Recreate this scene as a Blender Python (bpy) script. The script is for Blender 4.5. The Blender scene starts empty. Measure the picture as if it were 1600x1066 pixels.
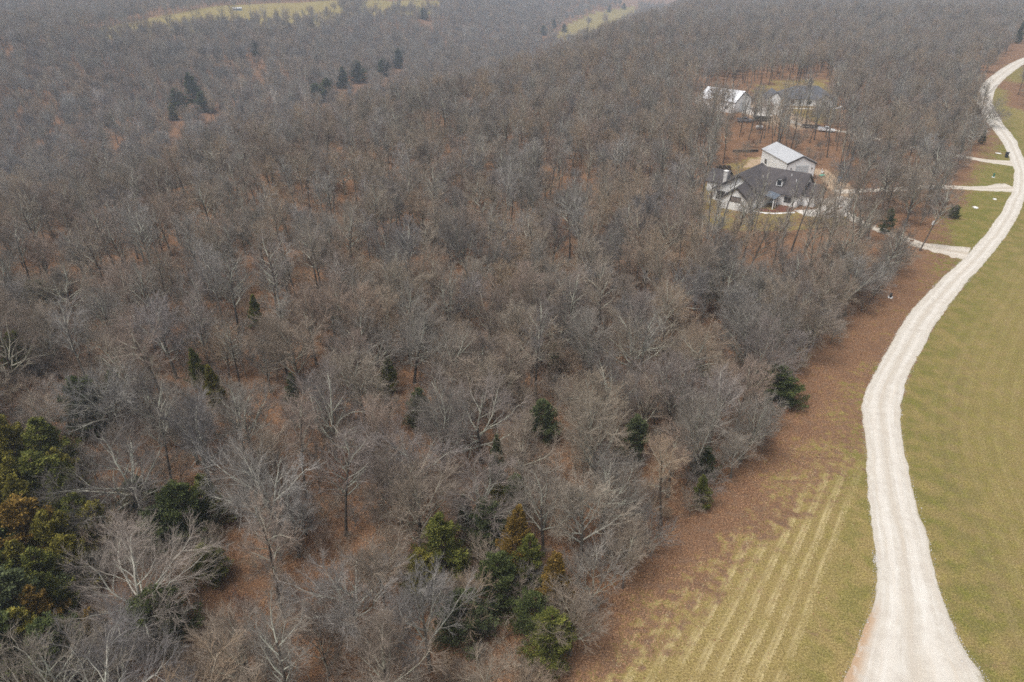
import bpy, math, random
import numpy as np
from mathutils import Vector, Matrix, Euler

SC = bpy.context.scene
COL = SC.collection
R = math.radians
rng = np.random.default_rng(7)
random.seed(7)

# ------------------------------------------------------------------ camera
CAM_H = 55.0
PITCH = R(29.0)
cam = bpy.data.cameras.new('camera')
cam.sensor_width = 36.0
cam.lens = 24.0
cam.clip_start = 0.5
cam.clip_end = 12000
camo = bpy.data.objects.new('camera', cam)
COL.objects.link(camo)
camo.location = (0, 0, CAM_H)
camo.rotation_euler = (math.pi / 2 - PITCH, 0, 0)
SC.camera = camo

# ------------------------------------------------------------------ sky, sun, exposure
SUN_EL, SUN_AZ = 66.0, -125.0            # degrees; azimuth from +Y towards +X
world = bpy.data.worlds.new('World')
SC.world = world
world.use_nodes = True
wn = world.node_tree
for n in list(wn.nodes):
    wn.nodes.remove(n)
sky = wn.nodes.new('ShaderNodeTexSky')
sky.sky_type = 'NISHITA'
sky.sun_disc = False
sky.sun_elevation = R(SUN_EL)
sky.sun_rotation = R(SUN_AZ)
sky.air_density = 1.0
sky.dust_density = 4.0
sky.ozone_density = 1.0
hs = wn.nodes.new('ShaderNodeHueSaturation')
hs.inputs['Saturation'].default_value = 0.28      # an overcast sky is grey
bg = wn.nodes.new('ShaderNodeBackground')
bg.inputs['Strength'].default_value = 0.115
wo = wn.nodes.new('ShaderNodeOutputWorld')
wn.links.new(sky.outputs[0], hs.inputs['Color'])
wn.links.new(hs.outputs[0], bg.inputs['Color'])
wn.links.new(bg.outputs[0], wo.inputs['Surface'])
sun = bpy.data.lights.new('sun', 'SUN')
sun.energy = 1.5
sun.angle = R(25)
sun.color = (1.0, 0.96, 0.9)
suno = bpy.data.objects.new('sun', sun)
COL.objects.link(suno)
_a, _e = R(SUN_AZ), R(SUN_EL)
_d = Vector((math.sin(_a) * math.cos(_e), math.cos(_a) * math.cos(_e), math.sin(_e)))
suno.rotation_euler = _d.to_track_quat('Z', 'Y').to_euler()
suno.location = (0, 0, 200)
SC.view_settings.view_transform = 'Standard'
SC.view_settings.look = 'None'
SC.view_settings.gamma = 1.0
SC.view_settings.use_curve_mapping = False
SC.view_settings.exposure = 0.74
SC.cycles.max_bounces = 5
SC.cycles.diffuse_bounces = 2
SC.cycles.glossy_bounces = 2
SC.cycles.transmission_bounces = 2
SC.cycles.volume_bounces = 1
SC.cycles.filter_width = 1.65
SC.cycles.use_denoising = False
SC.cycles.sample_clamp_indirect = 3.0
SC.cycles.denoiser = 'OPENIMAGEDENOISE'
SC.cycles.denoising_input_passes = 'RGB_ALBEDO_NORMAL'
SC.cycles.denoising_prefilter = 'ACCURATE'
HAZE_DENSITY = 0.00027

# ------------------------------------------------------------------ picture point -> place on the ground
F = 1600 * 24 / 36.0
SP, CP = math.sin(PITCH), math.cos(PITCH)


def at(px, py, z=0.0):
    u = (px - 800) / F
    v = (533 - py) / F
    t = (CAM_H - z) / (SP - v * CP)
    return (t * u, t * (CP + v * SP))


def proj(x, y, z):
    """world -> picture (arrays)"""
    dz = z - CAM_H
    fw = y * CP - dz * SP
    up = y * SP + dz * CP
    return 800 + F * x / fw, 533 - F * up / fw, fw


def sst(a, b, x):
    t = np.clip((np.asarray(x, float) - a) / (b - a), 0, 1)
    return t * t * (3 - 2 * t)


def dist_poly(x, y, pts):
    """distance to a polyline, signed: positive on its left"""
    x = np.asarray(x, float); y = np.asarray(y, float)
    best = np.full(x.shape, 1e18); sgn = np.ones(x.shape); along = np.zeros(x.shape); s0 = 0.0
    for (ax, ay), (bx, by) in zip(pts[:-1], pts[1:]):
        ex, ey = bx - ax, by - ay
        L2 = ex * ex + ey * ey
        t = np.clip(((x - ax) * ex + (y - ay) * ey) / L2, 0, 1)
        dx, dy = x - (ax + t * ex), y - (ay + t * ey)
        d2 = dx * dx + dy * dy
        c = ex * (y - ay) - ey * (x - ax)
        m = d2 < best
        best = np.where(m, d2, best); sgn = np.where(m, np.sign(c), sgn)
        along = np.where(m, s0 + t * math.sqrt(L2), along)
        s0 += math.sqrt(L2)
    return np.sqrt(best) * np.where(sgn == 0, 1, sgn), along


def in_poly(x, y, poly):
    x = np.asarray(x, float); y = np.asarray(y, float)
    ins = np.zeros(x.shape, bool)
    n = len(poly)
    for i in range(n):
        (x1, y1), (x2, y2) = poly[i], poly[(i + 1) % n]
        c = ((y1 > y) != (y2 > y)) & (x < (x2 - x1) * (y - y1) / ((y2 - y1) or 1e-9) + x1)
        ins ^= c
    return ins


def spline(pts, step):
    """Catmull-Rom through pts, resampled at about `step` metres"""
    p = [np.array(q, float) for q in pts]
    p = [2 * p[0] - p[1]] + p + [2 * p[-1] - p[-2]]
    out = []
    for i in range(1, len(p) - 2):
        n = max(2, int(np.linalg.norm(p[i + 1][:2] - p[i][:2]) / step))
        for k in range(n):
            t = k / n
            out.append(0.5 * ((2 * p[i]) + (-p[i - 1] + p[i + 1]) * t + (2 * p[i - 1] - 5 * p[i] + 4 * p[i + 1] - p[i + 2]) * t * t
                              + (-p[i - 1] + 3 * p[i] - 3 * p[i + 1] + p[i + 2]) * t ** 3))
    out.append(p[-2])
    return out


# where the plateau breaks off to the creek valley (world metres), left of it the land falls and rises again
BREAK = [(-420, -120), (-230, 60), (-118, 148), (-66, 222), (-46, 278), (37, 429), (74, 544), (160, 800), (330, 1250), (900, 2600)]


def height(x, y):
    x = np.asarray(x, float); y = np.asarray(y, float)
    d, _ = dist_poly(x, y, BREAK)
    h = 2.5 * np.exp(-((d + 22) / 16) ** 2) * sst(120, 190, y) - 40 * sst(-4, 95, d) + 47 * sst(165, 510, d)
    h = h + 5 * np.sin(x * 0.011 + 1.3) * np.sin(y * 0.008) * sst(200, 420, d)
    far = sst(420, 700, y)
    h = h + far * (2.5 * np.sin(x * 0.012 + y * 0.004) + 2.0 * np.sin(y * 0.013 - x * 0.005))
    return h


def H1(x, y):
    return float(height(np.array([x]), np.array([y]))[0])


def hit(px, py, dz=0.0, t0=60.0):
    """first place along the line of sight where a thing dz above the land would stand"""
    u = (px - 800) / F; v = (533 - py) / F
    t = np.arange(t0, 1700, 1.5)
    x, y, z = t * u, t * (CP + v * SP), CAM_H - t * (SP - v * CP)
    k = np.nonzero(z <= height(x, y) + dz)[0]
    k = k[0] if len(k) else -1
    return float(x[k]), float(y[k])


# the gravel road, left and right edges in the photograph
ROAD_PX = [(1330, 1215, 1640), (1180, 1262, 1600), (1066, 1312, 1545), (1000, 1340, 1500), (950, 1360, 1482), (900, 1366, 1466), (850, 1364, 1455), (800, 1357, 1440),
           (740, 1353, 1424), (700, 1350, 1414), (640, 1346, 1410), (600, 1357, 1418), (550, 1382, 1440), (500, 1412, 1467), (450, 1455, 1506),
           (400, 1508, 1548), (350, 1552, 1585), (300, 1580, 1606), (270, 1583, 1608), (250, 1578, 1601), (220, 1564, 1589), (190, 1541, 1567), (165, 1526, 1553),
           (145, 1527, 1554), (125, 1541, 1569), (105, 1568, 1594), (92, 1592, 1616), (80, 1628, 1650)]
ROAD_L = [at(l, y) for y, l, r in ROAD_PX]
ROAD_R = [at(r, y) for y, l, r in ROAD_PX]
ROAD_C = [((a[0] + b[0]) / 2, (a[1] + b[1]) / 2) for a, b in zip(ROAD_L, ROAD_R)]
# foot of the wood along the road side
EDGE_PX = [(700, 1330), (800, 1160), (862, 1066), (915, 985), (1000, 895), (1090, 812), (1165, 730), (1212, 650), (1245, 590), (1305, 528), (1375, 462), (1405, 425), (1425, 385),
           (1452, 340), (1490, 292), (1512, 255), (1524, 225), (1534, 195), (1514, 165), (1520, 135), (1550, 105), (1585, 75), (1640, 45)]
EDGE = [at(*p) for p in EDGE_PX]
DRIVES_PX = {
    'lane_near': [(1512, 398), (1472, 390), (1432, 381), (1390, 364), (1345, 348), (1315, 330), (1296, 312)],
    'lane_middle': [(1588, 295), (1535, 295), (1460, 292), (1390, 296), (1340, 298), (1305, 300)],
    'lane_far': [(1590, 257), (1545, 252), (1500, 244), (1450, 234), (1380, 219), (1325, 207), (1275, 200), (1235, 190), (1215, 178)],
}
DRIVES = {k: spline([at(*p) for p in v], 1.0) for k, v in DRIVES_PX.items()}

# ------------------------------------------------------------------ materials


def new_mat(name):
    m = bpy.data.materials.new(name)
    m.use_nodes = True
    nt = m.node_tree
    b = nt.nodes['Principled BSDF']
    b.inputs['Specular IOR Level'].default_value = 0.25
    return m, nt, b


class NT:
    def __init__(s, nt): s.nt = nt

    def n(s, t, **kw):
        nd = s.nt.nodes.new(t)
        for k, v in kw.items(): setattr(nd, k, v)
        return nd

    def link(s, a, b): s.nt.links.new(a, b)

    def noise(s, vec, scale, detail=3, rough=0.55, dim='3D'):
        nd = s.n('ShaderNodeTexNoise'); nd.noise_dimensions = dim
        nd.inputs['Scale'].default_value = scale; nd.inputs['Detail'].default_value = detail; nd.inputs['Roughness'].default_value = rough
        if vec is not None: s.link(vec, nd.inputs['Vector'])
        return nd.outputs['Fac']

    def ramp(s, fac, stops):
        nd = s.n('ShaderNodeValToRGB')
        el = nd.color_ramp.elements
        while len(el) < len(stops): el.new(0.5)
        for e, (p, c) in zip(el, stops):
            e.position = p; e.color = (*c, 1) if len(c) == 3 else c
        s.link(fac, nd.inputs['Fac'])
        return nd.outputs['Color']

    def mix(s, fac, a, b):
        nd = s.n('ShaderNodeMix'); nd.data_type = 'RGBA'
        for sock, v in ((nd.inputs[0], fac), (nd.inputs[6], a), (nd.inputs[7], b)):
            if isinstance(v, (int, float)): sock.default_value = v
            elif isinstance(v, tuple): sock.default_value = (*v, 1)
            else: s.link(v, sock)
        return nd.outputs[2]

    def math(s, op, a, b=None, c=None, clamp=False):
        nd = s.n('ShaderNodeMath'); nd.operation = op; nd.use_clamp = clamp
        for i, v in enumerate((a, b, c)):
            if v is None: continue
            if isinstance(v, (int, float)): nd.inputs[i].default_value = v
            else: s.link(v, nd.inputs[i])
        return nd.outputs[0]

    def smooth(s, x, lo, hi):
        nd = s.n('ShaderNodeMapRange'); nd.interpolation_type = 'SMOOTHSTEP'
        s.link(x, nd.inputs[0]); nd.inputs[1].default_value = lo; nd.inputs[2].default_value = hi
        return nd.outputs[0]

    def attr(s, name):
        nd = s.n('ShaderNodeAttribute'); nd.attribute_name = name
        return nd.outputs['Fac']

    def pos(s): return s.n('ShaderNodeNewGeometry').outputs['Position']

    def bump(s, h, strength, dist, target):
        nd = s.n('ShaderNodeBump'); nd.inputs['Strength'].default_value = strength; nd.inputs['Distance'].default_value = dist
        s.link(h, nd.inputs['Height']); s.link(nd.outputs[0], target)


def flat(name, col, rough=0.7, metal=0.0, var=0.12, scale=1.5, spec=0.25, bump=0.0, bscale=8.0):
    m, nt, b = new_mat(name)
    t = NT(nt)
    f = t.noise(t.pos(), scale, 4)
    lo = tuple(max(0, c * (1 - var * 2)) for c in col); hi = tuple(min(1, c * (1 + var * 2)) for c in col)
    t.link(t.ramp(f, [(0.25, lo), (0.75, hi)]), b.inputs['Base Color'])
    b.inputs['Roughness'].default_value = rough; b.inputs['Metallic'].default_value = metal
    b.inputs['Specular IOR Level'].default_value = spec
    if bump: t.bump(t.noise(t.pos(), bscale, 3), bump, 0.05, b.inputs['Normal'])
    return m


def ground_mat():
    m, nt, b = new_mat('ground_soil_grass_leaves')
    t = NT(nt); P = t.pos()
    n1 = t.noise(P, 5.5, 3, 0.7); n2 = t.noise(P, 0.9, 4); n3 = t.noise(P, 0.13, 4); n0 = t.noise(P, 14.0, 2, 0.7)
    # fallen leaves
    speck = t.math('ADD', t.math('MULTIPLY', n1, 0.55), t.math('MULTIPLY', n0, 0.45))
    leaf = t.ramp(speck, [(0.37, (0.030, 0.016, 0.011)), (0.45, (0.098, 0.051, 0.030)), (0.53, (0.222, 0.117, 0.064)), (0.64, (0.51, 0.315, 0.178))])
    leaf = t.mix(t.math('MULTIPLY', t.smooth(n2, 0.4, 0.75), 0.5), leaf, (0.155, 0.115, 0.082))
    leaf = t.mix(t.math('MULTIPLY', t.smooth(n3, 0.35, 0.7), 0.35), leaf, (0.115, 0.072, 0.048))
    # grass, from green to straw
    g = t.ramp(speck, [(0.38, (0.052, 0.050, 0.013)), (0.47, (0.120, 0.112, 0.025)), (0.55, (0.205, 0.178, 0.044)), (0.65, (0.38, 0.305, 0.11))])
    straw = t.ramp(speck, [(0.38, (0.100, 0.074, 0.028)), (0.5, (0.240, 0.180, 0.068)), (0.64, (0.44, 0.345, 0.15))])
    dry = t.math('ADD', t.attr('dry'), t.math('MULTIPLY', t.math('SUBTRACT', n2, 0.5), 0.9), clamp=True)
    dry = t.math('ADD', dry, t.math('MULTIPLY', t.math('SUBTRACT', n3, 0.5), 0.9), clamp=True)
    grass = t.mix(dry, g, straw)
    green = t.math('MULTIPLY', t.attr('green'), t.smooth(t.noise(P, 0.35, 3), 0.36, 0.62))
    gg = t.ramp(speck, [(0.38, (0.034, 0.048, 0.010)), (0.5, (0.104, 0.118, 0.020)), (0.64, (0.24, 0.22, 0.046))])
    grass = t.mix(green, grass, gg)
    # mower rows: cut straw lies in lines
    wob = t.math('MULTIPLY', t.math('SUBTRACT', t.noise(P, 0.07, 2), 0.5), 1.3)
    wob = t.math('ADD', wob, t.math('MULTIPLY', t.math('SUBTRACT', n1, 0.5), 1.5))
    st = t.math('SINE', t.math('MULTIPLY', t.math('ADD', t.attr('stripe'), wob), 2 * math.pi / 1.55))
    st2 = t.math('SINE', t.math('MULTIPLY', t.math('ADD', t.attr('stripe'), t.math('MULTIPLY', wob, 0.5)), 2 * math.pi / 0.52))
    st = t.math('ADD', t.math('MULTIPLY', st, 0.75), t.math('MULTIPLY', st2, 0.35))
    stm = t.math('MULTIPLY', t.math('MULTIPLY', t.smooth(st, -0.05, 0.9), t.attr('mow')), t.math('MULTIPLY', t.smooth(t.noise(P, 0.3, 3), 0.28, 0.62), 1.0))
    row = t.ramp(speck, [(0.36, (0.20, 0.155, 0.070)), (0.5, (0.42, 0.34, 0.17)), (0.64, (0.60, 0.50, 0.29))])
    grass = t.mix(stm, grass, row)
    # bare brown thatch bands
    th = t.math('MULTIPLY', t.attr('thatch'), t.smooth(t.math('ADD', n2, t.math('MULTIPLY', n1, 0.4)), 0.5, 0.8))
    grass = t.mix(th, grass, (0.135, 0.092, 0.060))
    lm = t.math('ADD', t.attr('leaf'), t.math('MULTIPLY', t.math('SUBTRACT', n2, 0.5), 1.3))
    lm = t.math('ADD', lm, t.math('MULTIPLY', t.math('SUBTRACT', n1, 0.5), 1.1))
    lm = t.math('ADD', lm, t.math('MULTIPLY', t.math('SUBTRACT', n3, 0.5), 1.0))
    col = t.mix(t.smooth(lm, 0.36, 0.66), grass, leaf)
    sand = t.math('MULTIPLY', t.attr('sand'), t.smooth(n2, 0.25, 0.5))
    col = t.mix(sand, col, t.ramp(speck, [(0.3, (0.25, 0.17, 0.11)), (0.7, (0.48, 0.37, 0.26))]))
    t.link(col, b.inputs['Base Color'])
    b.inputs['Roughness'].default_value = 0.95; b.inputs['Specular IOR Level'].default_value = 0.05
    t.bump(t.math('ADD', speck, t.math('MULTIPLY', n2, 1.5)), 0.7, 0.12, b.inputs['Normal'])
    return m


def gravel_mat(name='pale_limestone_gravel', tint=(0.96, 0.97, 0.99)):
    m, nt, b = new_mat(name)
    t = NT(nt); P = t.pos()
    n1 = t.noise(P, 6, 4, 0.75); n2 = t.noise(P, 0.7, 4); n3 = t.noise(P, 22, 2, 0.7)
    def c(*v): return tuple(a * k for a, k in zip(v, tint))
    base = t.ramp(n2, [(0.3, c(0.41, 0.365, 0.31)), (0.55, c(0.49, 0.45, 0.385)), (0.75, c(0.54, 0.505, 0.45))])
    sp = t.ramp(t.math('ADD', t.math('MULTIPLY', n1, 0.6), t.math('MULTIPLY', n3, 0.4)), [(0.36, c(0.30, 0.265, 0.22)), (0.5, c(0.50, 0.455, 0.39)), (0.64, c(0.66, 0.62, 0.56))])
    col = t.mix(0.32, base, sp)
    # wheel tracks: across runs 0..1, along in metres
    cb = t.n('ShaderNodeCombineXYZ')
    t.link(t.math('MULTIPLY', t.attr('across'), 16.0), cb.inputs[0]); t.link(t.math('MULTIPLY', t.attr('along'), 0.10), cb.inputs[1])
    streak = t.noise(cb.outputs[0], 1.0, 4, 0.65)
    col = t.mix(t.math('MULTIPLY', t.smooth(streak, 0.48, 0.72), 0.5), col, c(0.47, 0.40, 0.315))
    col = t.mix(t.math('MULTIPLY', t.smooth(streak, 0.5, 0.28), 0.4), col, c(0.66, 0.63, 0.58))
    ac = t.attr('across')
    rut = t.math('ABSOLUTE', t.math('SUBTRACT', t.math('ABSOLUTE', t.math('SUBTRACT', ac, 0.5)), 0.19))
    rutm = t.smooth(t.math('ADD', rut, t.math('MULTIPLY', t.math('SUBTRACT', t.noise(P, 0.5, 3), 0.5), 0.16)), 0.11, 0.02)
    col = t.mix(t.math('MULTIPLY', rutm, 0.32), col, c(0.66, 0.62, 0.56))
    mid = t.smooth(t.math('ADD', t.math('ABSOLUTE', t.math('SUBTRACT', ac, 0.5)), t.math('MULTIPLY', t.math('SUBTRACT', n1, 0.5), 0.12)), 0.10, 0.0)
    col = t.mix(t.math('MULTIPLY', mid, 0.6), col, c(0.43, 0.375, 0.305))
    damp = t.smooth(t.noise(P, 0.22, 4, 0.6), 0.58, 0.72)
    col = t.mix(t.math('MULTIPLY', damp, 0.4), col, c(0.42, 0.37, 0.31))
    hole = t.smooth(t.noise(P, 0.95, 1, 0.3), 0.76, 0.80)
    col = t.mix(t.math('MULTIPLY', hole, 0.6), col, c(0.36, 0.31, 0.26))
    # dirt and thin weeds where the gravel thins out at the shoulder
    sh = t.math('ABSOLUTE', t.math('SUBTRACT', t.attr('across'), 0.5))
    en = t.math('ADD', t.math('MULTIPLY', t.math('SUBTRACT', n1, 0.5), 0.22), t.math('MULTIPLY', t.math('SUBTRACT', n2, 0.5), 0.14))
    shm = t.smooth(t.math('ADD', sh, en), 0.43, 0.52)
    col = t.mix(t.math('MULTIPLY', shm, 0.9), col, t.mix(n2, c(0.36, 0.29, 0.20), c(0.20, 0.17, 0.085)))
    tan = t.math('MULTIPLY', t.attr('tan'), t.smooth(t.math('ADD', n2, t.math('MULTIPLY', n1, 0.5)), 0.5, 0.75))
    col = t.mix(tan, col, t.mix(n1, (0.44, 0.30, 0.185), (0.30, 0.215, 0.15)))
    t.link(col, b.inputs['Base Color'])
    b.inputs['Roughness'].default_value = 0.95; b.inputs['Specular IOR Level'].default_value = 0.08
    t.bump(t.math('ADD', n1, t.math('MULTIPLY', n3, 0.5)), 0.5, 0.06, b.inputs['Normal'])
    return m


def bark_mat(name, twig, limb, trunk, lich=(0.30, 0.31, 0.25)):
    """twig / limb / trunk colours follow the thickness of the wood"""
    m, nt, b = new_mat(name)
    t = NT(nt); P = t.pos()
    th = t.attr('thick')
    info = t.n('ShaderNodeObjectInfo')
    n = t.noise(P, 0.085, 2); n2 = t.noise(P, 2.3, 3)
    rn = info.outputs['Random']
    k = t.mix(t.smooth(n, 0.35, 0.68), twig, tuple(c * f for c, f in zip(twig, (1.10, 1.12, 1.16))))
    k = t.mix(t.math('MULTIPLY', t.smooth(rn, 0.55, 1.0), 0.75), k, tuple(c * f for c, f in zip(twig, (1.28, 1.15, 0.98))))   # tan crowns
    k = t.mix(t.math('MULTIPLY', t.smooth(rn, 0.40, 0.0), 0.75), k, tuple(c * f for c, f in zip(twig, (0.58, 0.57, 0.62))))   # dark grey crowns
    fr = t.math('FRACT', t.math('MULTIPLY', rn, 7.31))
    k = t.mix(t.math('MULTIPLY', t.smooth(fr, 0.6, 1.0), 0.6), k, tuple(c * f for c, f in zip(twig, (1.06, 0.97, 1.04))))     # mauve crowns
    col = t.mix(t.smooth(th, 0.012, 0.05), k, t.mix(t.smooth(n2, 0.4, 0.65), limb, lich))
    col = t.mix(t.smooth(th, 0.09, 0.19), col, t.mix(t.smooth(n2, 0.35, 0.7), trunk, tuple(c * 1.9 for c in trunk)))
    t.link(col, b.inputs['Base Color'])
    b.inputs['Roughness'].default_value = 0.9; b.inputs['Specular IOR Level'].default_value = 0.1
    return m


def foliage_mat(name, dark, mid, light):
    m, nt, b = new_mat(name)
    t = NT(nt); P = t.pos()
    g = t.n('ShaderNodeNewGeometry')
    n = t.noise(P, 0.8, 3)
    f = t.math('ADD', t.math('MULTIPLY', g.outputs['Random Per Island'], 0.5), t.math('MULTIPLY', n, 0.62))
    t.link(t.ramp(f, [(0.25, dark), (0.55, mid), (0.85, light)]), b.inputs['Base Color'])
    b.inputs['Roughness'].default_value = 0.85; b.inputs['Specular IOR Level'].default_value = 0.12
    return m


def siding_mat(name, col, period=0.2, axis='Z'):
    m, nt, b = new_mat(name)
    t = NT(nt)
    tc = t.n('ShaderNodeTexCoord'); sp = t.n('ShaderNodeSeparateXYZ'); t.link(tc.outputs['Object'], sp.inputs[0])
    n = t.noise(t.pos(), 0.9, 4)
    t.link(t.ramp(n, [(0.3, tuple(c * 0.93 for c in col)), (0.7, col)]), b.inputs['Base Color'])
    w = t.math('FRACT', t.math('DIVIDE', sp.outputs[axis], period))
    t.bump(w, 0.6, 0.02, b.inputs['Normal'])
    b.inputs['Roughness'].default_value = 0.6
    return m


def shingle_mat(name, c1, c2):
    m, nt, b = new_mat(name)
    t = NT(nt)
    n1 = t.noise(t.pos(), 4.5, 3, 0.7); n2 = t.noise(t.pos(), 0.5, 3)
    f = t.math('ADD', t.math('MULTIPLY', n1, 0.6), t.math('MULTIPLY', n2, 0.4))
    t.link(t.ramp(f, [(0.35, c1), (0.65, c2)]), b.inputs['Base Color'])
    b.inputs['Roughness'].default_value = 0.9
    t.bump(n1, 0.5, 0.03, b.inputs['Normal'])
    return m


M = {}
M['ground'] = ground_mat()
M['gravel'] = gravel_mat()
M['lane'] = gravel_mat('lane_gravel', (0.92, 0.90, 0.88))
M['concrete'] = flat('pale_concrete', (0.52, 0.485, 0.44), 0.9, var=0.08, scale=0.8)
M['bark'] = bark_mat('bare_wood_bark', (0.228, 0.203, 0.173), (0.325, 0.309, 0.258), (0.062, 0.053, 0.045), (0.40, 0.41, 0.33))
M['bark_warm'] = bark_mat('bare_wood_bark_warm', (0.268, 0.216, 0.167), (0.310, 0.278, 0.224), (0.066, 0.052, 0.042), (0.37, 0.36, 0.28))
M['bark_pale'] = bark_mat('bare_wood_bark_pale', (0.262, 0.242, 0.218), (0.38, 0.355, 0.305), (0.11, 0.10, 0.085), (0.42, 0.425, 0.355))
M['bark_white'] = bark_mat('sycamore_bark', (0.40, 0.375, 0.35), (0.66, 0.64, 0.59), (0.52, 0.50, 0.45), (0.62, 0.60, 0.54))
M['cedar_bark'] = flat('cedar_bark', (0.10, 0.062, 0.045), 0.9)
M['cedar_dark'] = foliage_mat('cedar_dark_green', (0.012, 0.018, 0.007), (0.052, 0.068, 0.022), (0.135, 0.155, 0.05))
M['cedar_green'] = foliage_mat('cedar_green', (0.018, 0.024, 0.007), (0.088, 0.1, 0.022), (0.225, 0.22, 0.05))
M['cedar_olive'] = foliage_mat('cedar_olive', (0.024, 0.026, 0.006), (0.135, 0.122, 0.022), (0.31, 0.262, 0.055))
M['cedar_rust'] = foliage_mat('cedar_rust', (0.028, 0.022, 0.007), (0.15, 0.096, 0.022), (0.32, 0.2, 0.05))
M['cedar_blue'] = foliage_mat('cedar_blue_green', (0.016, 0.022, 0.012), (0.068, 0.084, 0.036), (0.16, 0.18, 0.08))
M['russet'] = foliage_mat('russet_leaves', (0.085, 0.030, 0.015), (0.21, 0.085, 0.042), (0.36, 0.175, 0.095))
M['russet_dull'] = foliage_mat('dull_brown_leaves', (0.07, 0.034, 0.02), (0.165, 0.085, 0.05), (0.26, 0.15, 0.09))
M['litter'] = foliage_mat('leaf_litter', (0.085, 0.040, 0.022), (0.225, 0.112, 0.060), (0.44, 0.27, 0.165))
M['stone'] = flat('limestone_chips', (0.50, 0.475, 0.44), 0.9, var=0.18, scale=9)
M['straw'] = foliage_mat('cut_straw', (0.26, 0.20, 0.09), (0.44, 0.36, 0.19), (0.60, 0.51, 0.31))
M['siding'] = siding_mat('white_board_siding', (0.80, 0.80, 0.785))
M['metal_wall'] = siding_mat('white_ribbed_steel_wall', (0.79, 0.79, 0.78), 0.3, 'X')
M['trim'] = flat('dark_trim', (0.045, 0.042, 0.043), 0.5, var=0.05)
M['white'] = flat('white_paint', (0.76, 0.75, 0.73), 0.5, var=0.05)
M['shingle'] = shingle_mat('charcoal_shingle', (0.040, 0.036, 0.038), (0.100, 0.088, 0.088))
M['shingle_grey'] = shingle_mat('blue_grey_shingle', (0.058, 0.060, 0.068), (0.125, 0.128, 0.140))
M['roof_metal'] = flat('grey_steel_roof', (0.45, 0.455, 0.465), 0.5, 0.2, var=0.05, scale=0.3, spec=0.5)
M['roof_bright'] = flat('bright_galvanised_roof', (0.74, 0.745, 0.76), 0.38, 0.25, var=0.05, scale=0.3, spec=0.5)
M['porch_metal'] = flat('porch_steel_roof', (0.19, 0.22, 0.26), 0.4, 0.4, var=0.06, spec=0.5)
M['glass'] = flat('dark_window_glass', (0.03, 0.034, 0.04), 0.08, var=0.05, spec=0.6)
M['door'] = flat('pale_door', (0.50, 0.52, 0.53), 0.5, var=0.05)
M['shutter'] = flat('brown_grey_shutter', (0.17, 0.14, 0.125), 0.7, var=0.08)
M['brick_stone'] = flat('pale_chimney_stone', (0.62, 0.60, 0.57), 0.9, var=0.15, scale=4)
M['car_white'] = flat('white_car_paint', (0.76, 0.77, 0.78), 0.25, var=0.02, spec=0.5)
M['car_silver'] = flat('silver_car_paint', (0.28, 0.29, 0.31), 0.3, 0.4, var=0.03, spec=0.5)
M['car_dark'] = flat('dark_green_car_paint', (0.020, 0.032, 0.028), 0.25, var=0.04, spec=0.5)
M['tyre'] = flat('tyre_rubber', (0.02, 0.02, 0.02), 0.85, var=0.05)
M['rim'] = flat('wheel_rim', (0.45, 0.45, 0.46), 0.35, 0.7, var=0.04)
M['lamp'] = flat('lamp_lens', (0.65, 0.65, 0.62), 0.2, var=0.02, spec=0.5)
M['red_lamp'] = flat('tail_lamp', (0.4, 0.02, 0.02), 0.3, var=0.02, spec=0.5)
M['black'] = flat('black_plastic', (0.022, 0.023, 0.026), 0.5, var=0.06)
M['green_plastic'] = flat('green_plastic', (0.03, 0.16, 0.10), 0.5, var=0.06)
M['teal'] = flat('teal_plastic', (0.10, 0.38, 0.30), 0.5, var=0.06)
M['blue_grey'] = flat('blue_grey_plastic', (0.16, 0.20, 0.25), 0.5, var=0.06)
M['wood'] = flat('weathered_timber', (0.20, 0.155, 0.12), 0.9, var=0.2, scale=3)
M['wood_dark'] = flat('dark_timber', (0.06, 0.045, 0.036), 0.9, var=0.2, scale=3)
M['mulch'] = flat('red_mulch', (0.13, 0.052, 0.034), 0.95, var=0.3, scale=5, bump=0.6)
M['white_stone'] = flat('white_stone', (0.66, 0.65, 0.63), 0.9, var=0.12, scale=6)

# ------------------------------------------------------------------ mesh helpers


def mesh_np(name, verts, quads=None, tris=None, attrs=None, smooth=False):
    me = bpy.data.meshes.new(name)
    verts = np.asarray(verts, np.float32)
    me.vertices.add(len(verts)); me.vertices.foreach_set('co', verts.ravel())
    nq = 0 if quads is None else len(quads); ntr = 0 if tris is None else len(tris)
    idx = np.concatenate([np.asarray(a, np.int32).ravel() for a in (quads, tris) if a is not None and len(a)])
    tot = np.concatenate([np.full(nq, 4, np.int32), np.full(ntr, 3, np.int32)])
    me.loops.add(len(idx)); me.loops.foreach_set('vertex_index', idx)
    me.polygons.add(nq + ntr)
    me.polygons.foreach_set('loop_start', np.concatenate([[0], np.cumsum(tot)[:-1]]).astype(np.int32))
    if smooth: me.polygons.foreach_set('use_smooth', np.ones(nq + ntr, bool))
    me.update(calc_edges=True)
    for k, v in (attrs or {}).items():
        a = me.attributes.new(k, 'FLOAT', 'POINT'); a.data.foreach_set('value', np.asarray(v, np.float32))
    return me


def link(name, me, mat=None, parent=None, loc=None, rz=None):
    o = bpy.data.objects.new(name, me)
    COL.objects.link(o)
    if mat is not None and me is not None:
        if len(me.materials) == 0: me.materials.append(mat)
    if parent is not None: o.parent = parent
    if loc is not None: o.location = loc
    if rz is not None: o.rotation_euler = (0, 0, rz)
    return o


def tag(o, label, cat, group=None):
    o['label'] = label; o['category'] = cat
    if group: o['group'] = group
    return o


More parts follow.
